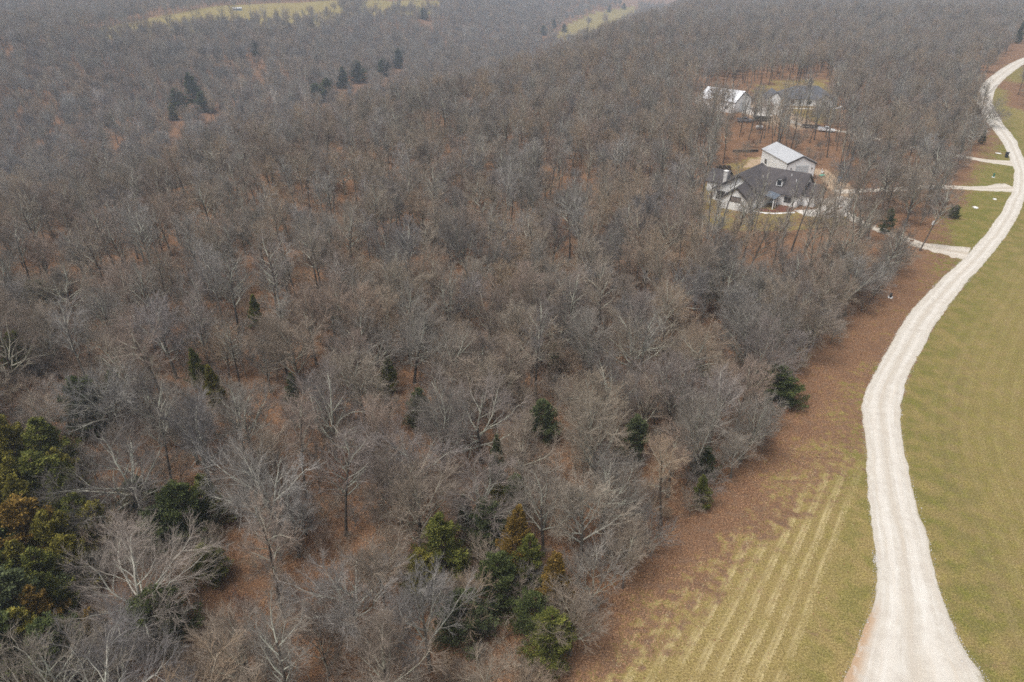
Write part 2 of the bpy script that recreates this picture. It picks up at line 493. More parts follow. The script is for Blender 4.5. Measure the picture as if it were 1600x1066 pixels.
def thing(name, label, cat, loc=(0, 0, 0), rz=0.0, group=None):
    o = bpy.data.objects.new(name, None)
    o.empty_display_size = 0.5
    COL.objects.link(o); o.location = loc; o.rotation_euler = (0, 0, rz)
    return tag(o, label, cat, group)


class MB:
    """collects faces for one mesh"""

    def __init__(s): s.v = []; s.f = []

    def box(s, x0, x1, y0, y1, z0, z1):
        i = len(s.v)
        s.v += [(x0, y0, z0), (x1, y0, z0), (x1, y1, z0), (x0, y1, z0), (x0, y0, z1), (x1, y0, z1), (x1, y1, z1), (x0, y1, z1)]
        s.f += [tuple(i + k for k in q) for q in ((3, 2, 1, 0), (4, 5, 6, 7), (0, 1, 5, 4), (1, 2, 6, 5), (2, 3, 7, 6), (3, 0, 4, 7))]
        return s

    def prism(s, poly, axis, a, b):
        """polygon (2D) extruded along axis from a to b. axis x: poly=(y,z); y: poly=(x,z); z: poly=(x,y)"""
        def P(p, k):
            return {'x': (k, p[0], p[1]), 'y': (p[0], k, p[1]), 'z': (p[0], p[1], k)}[axis]
        i = len(s.v); n = len(poly)
        s.v += [P(p, a) for p in poly] + [P(p, b) for p in poly]
        s.f += [tuple(range(i + n - 1, i - 1, -1)), tuple(range(i + n, i + 2 * n))]
        s.f += [(i + k, i + (k + 1) % n, i + n + (k + 1) % n, i + n + k) for k in range(n)]
        return s

    def slab(s, quad, t):
        """a quad in space, thickened downwards along its normal by t"""
        q = [Vector(p) for p in quad]
        n = (q[1] - q[0]).cross(q[2] - q[0]).normalized()
        if n.z < 0: q.reverse(); n = -n
        i = len(s.v); k = len(q)
        s.v += [tuple(p) for p in q] + [tuple(p - n * t) for p in q]
        s.f += [tuple(range(i, i + k)), tuple(range(i + 2 * k - 1, i + k - 1, -1))]
        s.f += [(i + (a + 1) % k, i + a, i + k + a, i + k + (a + 1) % k) for a in range(k)]
        return s

    def cyl(s, c, r, axis, a, b, n=14, r2=None):
        r2 = r if r2 is None else r2
        i = len(s.v)
        for k, rr in ((a, r), (b, r2)):
            for j in range(n):
                w = 2 * math.pi * j / n
                p = (c[0] + rr * math.cos(w), c[1] + rr * math.sin(w))
                s.v.append({'x': (k, p[0], p[1]), 'y': (p[0], k, p[1]), 'z': (p[0], p[1], k)}[axis])
        s.f += [tuple(range(i + n - 1, i - 1, -1)), tuple(range(i + n, i + 2 * n))]
        s.f += [(i + j, i + (j + 1) % n, i + n + (j + 1) % n, i + n + j) for j in range(n)]
        return s

    def build(s, name, mat, parent=None, bevel=0.0, loc=None, rz=None, smooth=False):
        me = bpy.data.meshes.new(name)
        me.from_pydata(s.v, [], s.f)
        import bmesh
        bm = bmesh.new(); bm.from_mesh(me)
        if bevel:
            bmesh.ops.bevel(bm, geom=[e for e in bm.edges if e.calc_face_angle(0) > 0.5], offset=bevel, segments=2, affect='EDGES')
        bmesh.ops.recalc_face_normals(bm, faces=bm.faces)
        bm.to_mesh(me); bm.free()
        if smooth:
            for p in me.polygons: p.use_smooth = True
        return link(name, me, mat, parent, loc, rz)


# ------------------------------------------------------------------ the ground: one sheet to the horizon


def axis_lines(lo, hi, fine_lo, fine_hi, step, grow=1.10, cap=45):
    a = list(np.arange(fine_lo, fine_hi + step / 2, step))
    s = step; x = fine_hi
    while x < hi: s = min(s * grow, cap if x < 1500 else 400); x += s; a.append(x)
    s = step; x = fine_lo
    while x > lo: s = min(s * grow, cap if x > -1500 else 400); x -= s; a.insert(0, x)
    return np.array(a)


gx = axis_lines(-4200, 4200, -4, 150, 0.9)
gy = axis_lines(-500, 6500, 30, 205, 0.9)
GX, GY = np.meshgrid(gx, gy)
GZ = height(GX, GY)
d_edge, _ = dist_poly(GX, GY, EDGE)           # + = wood side (left)
d_road, al_road = dist_poly(GX, GY, ROAD_C)
d_l, _ = dist_poly(GX, GY, ROAD_L); d_r, _ = dist_poly(GX, GY, ROAD_R)

fine = ((GX > -60) & (GX < 260) & (GY < 420))
wid = np.interp(GY, [30, 55, 75, 95, 125, 150, 200, 260, 330], [3.0, 4.0, 7.0, 11.5, 6.5, 3.0, 2.5, 6.0, 16.0])
leaf = 1.1 - 0.75 * sst(-wid, 3.5, -d_edge - 0.0) if False else None
q_ = -d_edge / wid
leaf = np.where(d_edge > 0, 0.88 + 0.22 * sst(0, 6, d_edge), 0.86 - 0.28 * sst(0.0, 1.2, q_) - 0.46 * sst(1.0, 3.0, q_) )
right = d_r < 0
leaf = np.where(right, 0.05, leaf)
leaf = np.where(right & (GY > 300) & (d_r < -7), 0.95, leaf)
leaf = np.where(GY > 520, 1.0, leaf)
leaf = np.where((GY > 480) & (GX > 250), 1.0, leaf)
dry = np.where(right, 0.66, np.interp(GY, [35, 75, 110, 150], [1.0, 0.85, 0.5, 0.38]))
STRIPE_GUIDE = [at(*p) for p in [(1395, 640), (1345, 740), (1310, 850), (1268, 960), (1225, 1066), (1180, 1190), (1130, 1330)]]
d_st = -dist_poly(GX, GY, STRIPE_GUIDE)[0]
stripe = np.where(right, d_r * 0.8, d_st)
mow = np.where(right, 0.14 * sst(-2, -5, d_r), sst(0.5, 3, d_st + 1.5) * 0.85 * (1 - sst(22, 32, d_st)) * sst(72, 60, GY) * sst(0.0, 4.0, -d_edge - wid * 0.4)) * (d_edge < 0)
mow = mow * (GY < 330)
green = np.where(right, 0.40 * sst(-10, -1, d_r) + 0.22, 0.55 * sst(-6, -0.5, -d_l))
green = np.where((GY > 120) & (GY < 300) & (d_edge < 0) & ~right, 0.7, green)
thatch = np.where(right, 0.12 * np.exp(-((d_r + 5.5 + 0.8 * np.sin(al_road * 0.11)) / 1.6) ** 2) * (GY < 95) + 0.25, 0.15)
# grass round the houses, and the far hill meadows
LAWN_PX = [[(1098, 352), (1092, 300), (1120, 262), (1170, 246), (1200, 246), (1215, 330), (1320, 335), (1330, 352), (1230, 362), (1150, 362)],
           [(1172, 146), (1180, 132), (1225, 120), (1292, 122), (1310, 150), (1312, 185), (1290, 196), (1215, 178), (1195, 175)]]
LAWN = [[at(*p) for p in poly] for poly in LAWN_PX]
for poly in LAWN:
    ins = in_poly(GX, GY, poly)
    leaf = np.where(ins, 0.42, leaf); dry = np.where(ins, 0.85, dry); green = np.where(ins, 0.2, green)
MEADOW_PX = [[(90, 62), (180, 40), (260, 24), (340, 10), (420, 5), (530, 1), (690, 0), (690, 22), (560, 30), (520, 40), (400, 46), (300, 54), (190, 68)],
             [(862, 66), (880, 42), (925, 20), (990, 8), (1004, 24), (972, 44), (930, 60)]]
ppx, ppy, pfw = proj(GX, GY, GZ)
for poly in MEADOW_PX:
    ins = in_poly(ppx, ppy, poly) & (pfw > 100)
    leaf = np.where(ins, 0.0, leaf); dry = np.where(ins, 0.85, dry); green = np.where(ins, 0.25, green)
    thatch = np.where(ins, 0.1, thatch); mow = np.where(ins, 0, mow)
SAND_PX = [[(1160, 262), (1172, 250), (1195, 244), (1200, 254), (1180, 262)], [(1262, 262), (1290, 266), (1330, 290), (1345, 305), (1318, 322), (1300, 300), (1280, 276)],
           [(1140, 176), (1160, 178), (1200, 196), (1262, 200), (1270, 190), (1225, 172), (1195, 162), (1175, 164)]]
sand = np.zeros(GX.shape)
for poly in SAND_PX:
    sand = np.maximum(sand, np.where(in_poly(GX, GY, [at(*p) for p in poly]), 1.0, 0))
leaf = np.where((d_edge > 6) & (leaf > 0.9), leaf + 0.15, leaf)
ny, nx = GX.shape
ii = np.arange(nx * ny).reshape(ny, nx)
quads = np.stack([ii[:-1, :-1], ii[:-1, 1:], ii[1:, 1:], ii[1:, :-1]], -1).reshape(-1, 4)
jit = rng.normal(0, 1, GX.shape) * 0.015
me = mesh_np('ground', np.stack([GX, GY, GZ + np.where(d_edge > 0, jit * 3, jit)], -1).reshape(-1, 3), quads, attrs={
    'leaf': leaf.ravel(), 'dry': dry.ravel(), 'stripe': stripe.ravel(), 'mow': mow.ravel(), 'green': green.ravel(), 'thatch': thatch.ravel(), 'sand': sand.ravel()}, smooth=True)
g = link('ground', me, M['ground']); g['kind'] = 'structure'

# ------------------------------------------------------------------ road and lanes


def strip(name, left, right_, mat, z0, nacross=10, jitter=0.16, camber=0.05, tanfn=None, kind='structure'):
    L = np.array(left); Rr = np.array(right_)
    n = len(L)
    s = np.concatenate([[0], np.cumsum(np.linalg.norm(np.diff((L + Rr) / 2, axis=0), axis=1))])
    jl = rng.normal(0, jitter, n); jr = rng.normal(0, jitter, n)
    ker = np.array([0.25, 0.5, 0.25])
    big = np.ones(17) / 17
    jl = np.convolve(jl, ker, 'same') * 0.35 + np.convolve(rng.normal(0, jitter * 5, n), big, 'same'); jr = np.convolve(jr, ker, 'same') * 0.35 + np.convolve(rng.normal(0, jitter * 5, n), big, 'same')
    dirv = (Rr - L) / np.linalg.norm(Rr - L, axis=1)[:, None]
    L = L + dirv * jl[:, None]; Rr = Rr + dirv * jr[:, None]
    t = np.linspace(0, 1, nacross + 1)
    P = L[:, None, :] * (1 - t)[None, :, None] + Rr[:, None, :] * t[None, :, None]
    z = height(P[..., 0], P[..., 1]) + z0 + camber * (1 - (2 * t - 1) ** 2)[None, :]
    z[:, 0] -= z0 + 0.05; z[:, -1] -= z0 + 0.05
    V = np.concatenate([P, z[..., None]], -1).reshape(-1, 3)
    w = nacross + 1
    ii = np.arange(n * w).reshape(n, w)
    q = np.stack([ii[:-1, :-1], ii[:-1, 1:], ii[1:, 1:], ii[1:, :-1]], -1).reshape(-1, 4)
    al = np.repeat(s, w); ac = np.tile(t, n)
    tan = np.zeros(n * w) if tanfn is None else tanfn(V[:, 0], V[:, 1], ac)
    me = mesh_np(name, V, q, attrs={'across': ac, 'along': al, 'tan': tan}, smooth=True)
    o = link(name, me, mat)
    if kind: o['kind'] = kind
    return o


def resample_pair(L, Rr, step):
    both = spline([(*a, *b) for a, b in zip(L, Rr)], step)
    return [b[:2] for b in both], [b[2:] for b in both]


rl, rr = resample_pair(ROAD_L, ROAD_R, 0.5)


def tan_road(x, y, ac):
    return 1.0 * sst(0.17, 0.05, ac) * sst(47, 44, y) * sst(30, 34, y) + 0.12 * sst(0.35, 0.1, ac) * sst(46, 42, y)


strip('road', rl, rr, M['gravel'], 0.03, 22, 0.10, 0.06, tan_road)
for nm, hw in (('lane_near', 2.0), ('lane_middle', 2.1), ('lane_far', 1.9)):
    c = np.array(DRIVES[nm])
    tn = np.gradient(c, axis=0); tn /= np.linalg.norm(tn, axis=1)[:, None]
    nv = np.stack([-tn[:, 1], tn[:, 0]], -1)
    s = np.concatenate([[0], np.cumsum(np.linalg.norm(np.diff(c, axis=0), axis=1))])
    fl = hw + 4.6 * np.exp(-(s / 6.0) ** 1.3)
    fr = hw + 3.0 * np.exp(-(s / 6.0) ** 1.3)
    strip('driveway', c - nv * fl[:, None], c + nv * fr[:, None], M['lane'], 0.018, 6, 0.14, 0.03)

# ------------------------------------------------------------------ tree builders


def norm(v): return v / np.maximum(np.linalg.norm(v, axis=-1, keepdims=True), 1e-9)


def frames(T):
    ref = np.where(np.abs(T[..., 2:3]) < 0.9, np.array([0, 0, 1.0]), np.array([1.0, 0, 0]))
    N = norm(np.cross(T, ref)); B = np.cross(T, N)
    return N, B


def walk(start, d, length, S, wob, trop, g):
    n = len(start)
    P = np.zeros((n, S + 1, 3)); P[:, 0] = start
    d = norm(d)
    for k in range(S):
        d = norm(d + g.normal(0, wob, (n, 3)) + np.array([0, 0, trop]))
        P[:, k + 1] = P[:, k] + d * (length / S)[:, None]
    return P


def tubes(P, Rd, K):
    n, S1, _ = P.shape
    T = norm(np.gradient(P, axis=1))
    N, B = frames(T)
    a = np.arange(K) * 2 * math.pi / K
    V = P[:, :, None, :] + Rd[:, :, None, None] * (N[:, :, None, :] * np.cos(a)[None, None, :, None] + B[:, :, None, :] * np.sin(a)[None, None, :, None])
    idx = np.arange(n * S1 * K).reshape(n, S1, K)
    q = np.stack([idx[:, :-1, :], np.roll(idx, -1, 2)[:, :-1, :], np.roll(idx, -1, 2)[:, 1:, :], idx[:, 1:, :]], -1).reshape(-1, 4)
    th = np.repeat(Rd.reshape(-1), K)
    return V.reshape(-1, 3), q, th


def spawn(P, Rd, L, m, t0, t1, ang, angv, ratio, rvar, rk, g, taper=0.45):
    n, S1, _ = P.shape
    t = np.linspace(t0, t1, m)[None, :] + g.uniform(-0.5, 0.5, (n, m)) * (t1 - t0) / max(m, 1)
    t = np.clip(t, 0.02, 0.995)
    f = t * (S1 - 1); i = np.minimum(f.astype(int), S1 - 2); w = f - i
    ar = np.arange(n)[:, None]
    pos = P[ar, i] * (1 - w)[..., None] + P[ar, i + 1] * w[..., None]
    T = norm(P[ar, i + 1] - P[ar, i])
    N, B = frames(T)
    ph = g.uniform(0, 6.28, (n, 1)) + np.arange(m)[None, :] * 2.39996 + g.normal(0, 0.4, (n, m))
    a = R(ang) + g.normal(0, R(angv), (n, m))
    d = np.cos(a)[..., None] * T + np.sin(a)[..., None] * (np.cos(ph)[..., None] * N + np.sin(ph)[..., None] * B)
    rad = (Rd[ar, i] * (1 - w) + Rd[ar, i + 1] * w) * rk
    ln = L[:, None] * ratio * (1 - taper * t) * g.uniform(1 - rvar, 1 + rvar, (n, m))
    return pos.reshape(-1, 3), d.reshape(-1, 3), ln.reshape(-1), rad.reshape(-1)


def merge(parts):
    V, Q, T = [], [], []; o = 0
    for v, q, t in parts:
        V.append(v); Q.append(q + o); T.append(t); o += len(v)
    return np.concatenate(V), np.concatenate(Q), np.concatenate(T)


def bare_tree(seed, Ht, tt, r0, limbs, lt0, lang, llen, ltrop, m2, m3, m4, lean=0.0, tw=0.0105, wob=0.1, l4=1.5, sparse=False):
    """Ht full height, tt trunk share, r0 trunk radius; returns trunk mesh data, crown mesh data, twig end points"""
    g = np.random.default_rng(seed)
    st = np.array([[0, 0, -0.3]]); d0 = norm(np.array([[lean, g.normal(0, 0.02), 1.0]]))
    TL = np.array([Ht * tt])
    P0 = walk(st, d0, TL, 8, 0.035, 0.02, g)
    R0 = (r0 * np.linspace(1, 0.42, 9) ** 0.9)[None, :].copy(); R0[:, 0] *= 1.45; R0[:, 1] *= 1.02
    trunk = tubes(P0, R0, 8)
    s, d, L, r = spawn(P0, R0, np.array([Ht * llen]), limbs, lt0, 0.99, lang, 9, 1.0, 0.18, 0.62, g, 0.12)
    d[-1] = norm(P0[:, -1] - P0[:, -2])[0]; s[-1] = P0[0, -1]; r[-1] = R0[0, -1]; L[-1] = Ht * llen * 0.85
    P1 = walk(s, d, L, 6, wob, ltrop, g)
    R1 = np.clip(r, 0.045, None)[:, None] * np.linspace(1, 0.30, 7)[None, :]
    s, d, L2, r = spawn(P1, R1, L, m2, 0.22, 1.0, 36, 9, 0.54, 0.25, 0.62, g, 0.45)
    P2 = walk(s, d, L2, 5, wob * 1.1, ltrop * 0.8, g)
    R2 = np.clip(r, 0.032, None)[:, None] * np.linspace(1, 0.40, 6)[None, :]
    s, d, L3, r = spawn(P2, R2, L2, m3, 0.18, 1.0, 31, 9, 0.64, 0.25, 0.62, g, 0.4)
    P3 = walk(s, d, np.clip(L3, 0.35, None), 3, wob * 1.2, 0.05, g)
    R3 = np.clip(r * 0.95, 0.0165, 0.036)[:, None] * np.linspace(1, 0.55, 4)[None, :]
    s, d, L4, r = spawn(P3, R3, np.clip(L3, 0.5, None), m4, 0.15, 1.0, 26, 10, 0.78, 0.35, 0.75, g, 0.25)
    P4 = walk(s, d, np.clip(L4, 0.35, l4), 2, 0.10, 0.06, g)
    R4 = np.full(len(s), tw)[:, None] * np.array([1.0, 0.85, 0.35])[None, :]
    crown = merge([tubes(P1, R1, 6), tubes(P2, R2, 4), tubes(P3, R3, 3), tubes(P4, R4, 3)])
    return trunk, crown, P4[:, -1]


PROTO = {}          # key -> dict(trunk mesh, crown mesh, height, mat)


def add_proto(key, mat, **kw):
    tr, cr, tips = bare_tree(**kw)
    mt = mesh_np('trunk_' + key, tr[0], tr[1], attrs={'thick': np.maximum(tr[2], 0.2)}, smooth=True)
    mc = mesh_np('crown_' + key, cr[0], cr[1], attrs={'thick': cr[2]}, smooth=True)
    mt.materials.append(M[mat]); mc.materials.append(M[mat])
    rad = np.percentile(np.linalg.norm(cr[0][:, :2], axis=1), 92)
    PROTO[key] = dict(trunk=mt, crown=mc, h=float(cr[0][:, 2].max()), r=float(rad), tips=tips)


for k in range(5):
    add_proto('spread%d' % k, ['bark', 'bark_pale', 'bark', 'bark_warm', 'bark'][k], seed=11 + k, Ht=14.5, tt=0.42, r0=0.30, limbs=11, lt0=0.42, lang=57, llen=0.52, ltrop=0.05, m2=8, m3=8, m4=7, wob=0.14)
for k in range(7):
    add_proto('round%d' % k, ['bark', 'bark_warm', 'bark', 'bark_pale', 'bark_warm', 'bark', 'bark_warm'][k], seed=31 + k, Ht=15.5, tt=0.50, r0=0.24, limbs=10, lt0=0.42, lang=38, llen=0.38, ltrop=0.075, m2=8, m3=8, m4=7, wob=0.11)
for k in range(5):
    add_proto('tall%d' % k, ['bark', 'bark_warm', 'bark', 'bark_pale', 'bark_warm'][k], seed=51 + k, Ht=18.5, tt=0.78, r0=0.21, limbs=13, lt0=0.52, lang=42, llen=0.24, ltrop=0.08, m2=6, m3=6, m4=6, wob=0.11)
for k in range(2):
    add_proto('thin%d' % k, 'bark', seed=61 + k, Ht=18, tt=0.80, r0=0.19, limbs=9, lt0=0.58, lang=38, llen=0.22, ltrop=0.10, m2=5, m3=4, m4=3, wob=0.13)
for k in range(2):
    add_proto('small%d' % k, ['bark_warm', 'bark'][k], seed=71 + k, Ht=8, tt=0.40, r0=0.10, limbs=8, lt0=0.35, lang=40, llen=0.50, ltrop=0.06, m2=6, m3=6, m4=5, tw=0.012, wob=0.13)
for k in range(2):
    add_proto('syc%d' % k, 'bark_white', seed=81 + k, Ht=20, tt=0.55, r0=0.34, limbs=8, lt0=0.40, lang=40, llen=0.40, ltrop=0.09, m2=6, m3=5, m4=4, wob=0.15, tw=0.017)
NEXT_KEYS = ['spread0', 'spread1', 'spread2', 'spread3', 'spread4', 'round0', 'round1', 'round2', 'round3', 'round4', 'round5', 'round6', 'tall0', 'tall1', 'tall2', 'tall3', 'tall4', 'thin0', 'thin1', 'small0', 'small1']


def leaf_faces(C, size, g, out=None, up=0.3, wide=0.5):
    """one small kite of two triangles at each centre"""
    n = len(C)
    d = g.normal(0, 1, (n, 3)); d[:, 2] += up
    if out is not None: d = d * 0.6 + out
    d = norm(d)
    N, B = frames(d)
    a = g.uniform(0, 6.28, n)
    W = N * np.cos(a)[:, None] + B * np.sin(a)[:, None]
    s = (size * g.uniform(0.6, 1.4, n))[:, None]
    V = np.stack([C, C + d * s * 0.55 + W * s * wide * 0.5, C + d * s, C + d * s * 0.5 - W * s * wide * 0.5], 1).reshape(-1, 3)
    q = np.arange(n * 4).reshape(n, 4)
    return V, q


def cedar_mesh(seed, Ht, Rw, shape, nb, ns):
    g = np.random.default_rng(seed)
    u = g.uniform(0.04, 1.0, nb) ** 0.9
    z = u * Ht
    prof = {'cone': (1 - u) ** 0.75 * (0.35 + 0.65 * np.minimum(1, u / 0.12)) + 0.05,
            'egg': np.sqrt(np.clip(1 - ((u - 0.32) / 0.70) ** 2, 0.01, 1)) * (1.12 - 0.35 * u),
            'ragged': (1 - u ** 1.6) * 0.95 + 0.08}[shape]
    lump = 1 + 0.28 * np.sin(z * 1.7 + seed) * np.sin(np.arange(nb) * 1.3)
    rad = Rw * prof * lump * g.uniform(0.55, 1.2, nb)
    az = np.arange(nb) * 2.39996 + g.normal(0, 0.35, nb)
    rise = g.uniform(0.15, 0.65, nb)
    d = np.stack([np.cos(az), np.sin(az), rise], -1)
    st = np.stack([np.zeros(nb), np.zeros(nb), np.maximum(0.2, z - rad * rise * 0.8)], -1)
    t = 0.25 + 0.75 * g.uniform(0, 1, (nb, ns)) ** 0.6
    side = norm(np.stack([-d[:, 1], d[:, 0], np.zeros(nb)], -1))
    spread_ = (rad[:, None] * 0.24 * (1.12 - t) + 0.08)
    C = st[:, None, :] + d[:, None, :] * (rad[:, None] * t)[..., None] + side[:, None, :] * (g.normal(0, 1, (nb, ns)) * spread_)[..., None]
    C = C + np.array([0, 0, 1.0]) * (g.normal(0.02, 0.11, (nb, ns)))[..., None]
    C = C.reshape(-1, 3)
    out = np.repeat(norm(d + np.array([0, 0, 0.35])), ns, axis=0)
    V, q = leaf_faces(C, 0.15, g, out * 1.3, 0.25, 0.45)
    trunk = tubes(np.array([[[0, 0, -0.3], [0, 0, Ht * 0.45], [0.05, 0, Ht * 0.9]]]), np.array([[0.15, 0.10, 0.03]]) * Ht / 7, 7)
    br = tubes(np.stack([st, st + d * rad[:, None] * 0.9], 1), np.stack([np.full(nb, 0.03), np.full(nb, 0.008)], 1), 3)
    tv, tq, _ = merge([trunk, br])
    return mesh_np('cedar_crown', V, q), mesh_np('cedar_trunk', tv, tq, smooth=True)


CEDAR = [cedar_mesh(1, 8.0, 2.0, 'cone', 130, 260), cedar_mesh(2, 7.0, 2.0, 'egg', 120, 260), cedar_mesh(3, 7.5, 2.2, 'ragged', 110, 260), cedar_mesh(4, 5.0, 2.1, 'egg', 90, 260)]
CEDAR_H = [8.0, 7.0, 7.5, 5.0]

# dead-leaved shrubs and saplings
for k in range(2):
    p = PROTO['small%d' % k]
    g_ = np.random.default_rng(90 + k)
    tips = p['tips']; tips = tips[g_.permutation(len(tips))[: 1500]]
    C = np.repeat(tips, 2, axis=0) + g_.normal(0, 0.14, (len(tips) * 2, 3))
    V, q = leaf_faces(C, 0.17, g_, None, 0.0, 0.6)
    PROTO['small%d' % k]['leaves'] = mesh_np('dead_leaves_%d' % k, V, q)

# ------------------------------------------------------------------ where every tree stands
CLEAR_PX = [  # no trees rooted here (ground, picture points)
    [(1104, 352), (1100, 296), (1128, 262), (1180, 240), (1200, 250), (1272, 262), (1318, 300), (1330, 345), (1240, 358)],
    [(1082, 180), (1078, 160), (1120, 142), (1288, 130), (1296, 150), (1290, 168), (1240, 180), (1196, 190), (1150, 184)]]
CLEAR = [[at(*p) for p in poly] for poly in CLEAR_PX]
THIN_PX = [  # open stand of slim trees: yards, the strip between the two houses
    [(1080, 440), (1060, 330), (1090, 225), (1060, 200), (1065, 130), (1300, 112), (1320, 150), (1322, 300), (1345, 360), (1330, 410), (1250, 430)]]
THIN = [[at(*p) for p in poly] for poly in THIN_PX]
OPEN_PX = [[(1110, 425), (1095, 350), (1330, 345), (1350, 400), (1250, 425)], [(1120, 245), (1110, 190), (1210, 195), (1330, 210), (1340, 262), (1270, 260)]]
OPEN_ = [[at(*p) for p in poly] for poly in OPEN_PX]

trees = []      # dicts


def crown_at(px, py, zc, key, h, rot=None, lean=None, label=None, short=None):
    x, y = at(px, py, zc)
    trees.append(dict(x=x, y=y, key=key, s=h / PROTO[key]['h'], rot=rng.uniform(0, 6.28) if rot is None else rot, label=label, short=short, hero=True))


# prominent bare trees, by the middle of their crowns
HERO = [
    (186, 716, 9.0, 'spread0', 14.0, 'broad bare tree with drooping grey limbs beside the left cedar thicket', 'broad drooping grey tree'),
    (302, 660, 10, 'round3', 14.5, 'pale fan-shaped bare tree behind the dark cedar pair', 'pale fan-shaped tree'),
    (404, 735, 9.5, 'spread1', 14.0, 'whitish bare tree with crooked low limbs, right of the dark cedar pair', 'whitish crooked tree'),
    (206, 888, 8.0, 'spread1', 12.5, 'silvery mauve bare tree, dense and wide, in front of the left cedar thicket', 'wide silvery mauve tree'),
    (386, 1004, 9.0, 'round1', 13.0, 'pinkish bare tree with tan tips at the bottom of the photo, left of centre', 'pinkish tan-tipped tree'),
    (42, 1030, 10, 'spread2', 14.0, 'knobbly pale bare tree in the bottom left corner', 'knobbly corner tree'),
    (150, 1040, 10, 'spread1', 13.5, 'thick-limbed pale bare tree at the bottom edge near the corner', 'thick-limbed bottom tree'),
    (646, 762, 9.5, 'round1', 13.5, 'brown-twigged bare tree with a dark forked trunk behind the middle cedars', 'brown fork-trunked tree'),
    (742, 740, 9.5, 'round2', 13.0, 'upright bare tree with many straight stems behind the middle cedars', 'straight-stemmed upright tree'),
    (732, 918, 5.0, 'small0', 7.5, 'small mauve bare tree between the middle cedars', None),
    (928, 905, 4.5, 'small1', 9.0, 'small silvery bare tree with a short trunk at the edge of the mown field', 'small silvery field-edge tree'),
    (915, 790, 8.0, 'round3', 12.0, 'pale bare tree with long flat limbs above the field corner', 'flat-limbed pale tree'),
    (938, 668, 9.5, 'round0', 14.0, 'slim grey bare tree with parallel stems in the middle of the wood', None),
    (664, 950, 8.0, 'round3', 12.0, 'pale tan bare tree in front of the bright yellow-green cedar', 'pale tan-topped tree'),
    (600, 1025, 8.5, 'round1', 12.5, 'mauve bare tree at the bottom edge, middle of the wood', 'mauve bottom-edge tree'),
    (500, 985, 6.0, 'small0', 9.0, 'low pinkish bare tree at the bottom of the wood', None),
    (816, 682, 8.5, 'round1', 12.0, 'rounded tan bare tree with leaves left on its tips', 'rounded tan tree'),
    (750, 625, 9.5, 'spread2', 13.5, 'dark-trunked bare tree with light spreading boughs behind the middle cedars', 'light-boughed tree'),
    (684, 655, 9.0, 'round0', 13.0, 'greenish lichen-grey bare tree in the middle of the wood', 'lichen-grey tree'),
    (524, 725, 10, 'tall0', 15.0, 'tall bare tree with a leaning trunk and orange leaves at its foot', 'tall leaning-trunk tree'),
    (588, 662, 9.0, 'round1', 13.0, 'wide tan-pink bare tree, left of the lichen-grey one', None),
    (940, 460, 10, 'tall1', 17.0, 'very tall pale bare tree rising over the middle of the wood', 'very tall pale tree'),
    (1215, 505, 9.0, 'round2', 14.5, 'violet-grey bare tree, full and round, by the leafy roadside verge', 'violet-grey round tree'),
    (1085, 560, 9.5, 'tall2', 15.0, 'slender bare tree with a lichen-pale stem near the verge', 'lichen-stemmed slender tree'),
    (1105, 655, 9.0, 'round0', 13.5, 'grey bare tree with crossing boughs behind the two verge cedars', 'cross-boughed grey tree'),
    (1340, 420, 9.0, 'round3', 13.0, 'greenish-grey dense bare tree at the corner of the wood below the near lane', 'greenish corner tree'),
    (400, 345, 10, 'round2', 15.5, 'broad domed bare tree rising over the left part of the wood', 'broad domed tree'),
    (250, 500, 10, 'round3', 14.5, 'ash-grey fan-crowned bare tree on the left of the wood', 'ash-grey fan tree'),
    (90, 420, 10, 'spread2', 14.0, 'flat-topped pale bare tree at the left edge of the photo', 'flat-topped tree'),
    (560, 575, 9.5, 'round0', 13.5, 'grey-green bare tree with fanned boughs in the middle left of the wood', 'grey-green fanned tree'),
    (700, 530, 9.5, 'spread0', 13.0, 'ragged wide bare tree at the centre of the photo', 'ragged central tree'),
    (620, 440, 10, 'round2', 14.5, 'dense dull grey bare tree above the photo centre', 'dense dull grey tree'),
    (480, 480, 10, 'round1', 14.0, 'tan bare tree with a domed top, left of the photo centre', 'tan domed tree'),
    (150, 590, 9.5, 'spread1', 13.0, 'pale twisted bare tree above the lone dark cedar', 'pale twisted tree'),
    (540, 330, 10, 'spread2', 15.0, 'broad dark-grey bare tree high in the left half of the wood', 'broad dark-grey tree'),
    (730, 370, 10, 'round0', 15.0, 'tall grey bare tree in the upper middle of the wood', 'tall upper-middle tree'),
    (960, 570, 9.5, 'spread0', 13.0, 'open-limbed bare tree right of the photo centre', 'open-limbed tree'),
    (70, 320, 10, 'round4', 15.0, 'full tan bare tree near the plateau rim at the left edge', 'full tan rim tree'),
    (330, 425, 10, 'tall3', 15.5, 'tall pale-stemmed bare tree in the upper left of the wood', 'tall pale-stemmed tree'),
    (250, 330, 10, 'round1', 15.0, 'rounded brownish bare tree in the upper left of the wood', 'rounded brownish tree'),
    (1010, 330, 10, 'round3', 15.0, 'ash-pale bare tree left of the house clearing', 'ash-pale clearing tree'),
    (840, 455, 10, 'round1', 14.5, 'warm tan bare tree with a full rounded crown in mid wood', 'full tan mid-wood tree'),
]
for px, py, zc, key, h, lab, sh in HERO:
    crown_at(px, py, zc, key, h, label=lab, short=sh)
# leaning tree beside the near lane, tree over the far bend
bx, by = at(1437, 392)
trees.append(dict(x=bx, y=by, key='tall2', s=15.5 / PROTO['tall2']['h'], rot=0.3, tilt=0.30, label='dark slanting bare tree standing alone beside the mouth of the near lane', short='slanting lane tree', hero=True))
bx, by = at(1534, 200)
trees.append(dict(x=bx, y=by, key='spread0', s=13.0 / PROTO['spread0']['h'], rot=1.0, tilt=0.22, label='dark bare tree reaching its limbs over the far bend of the road', short='tree over the far bend', hero=True))

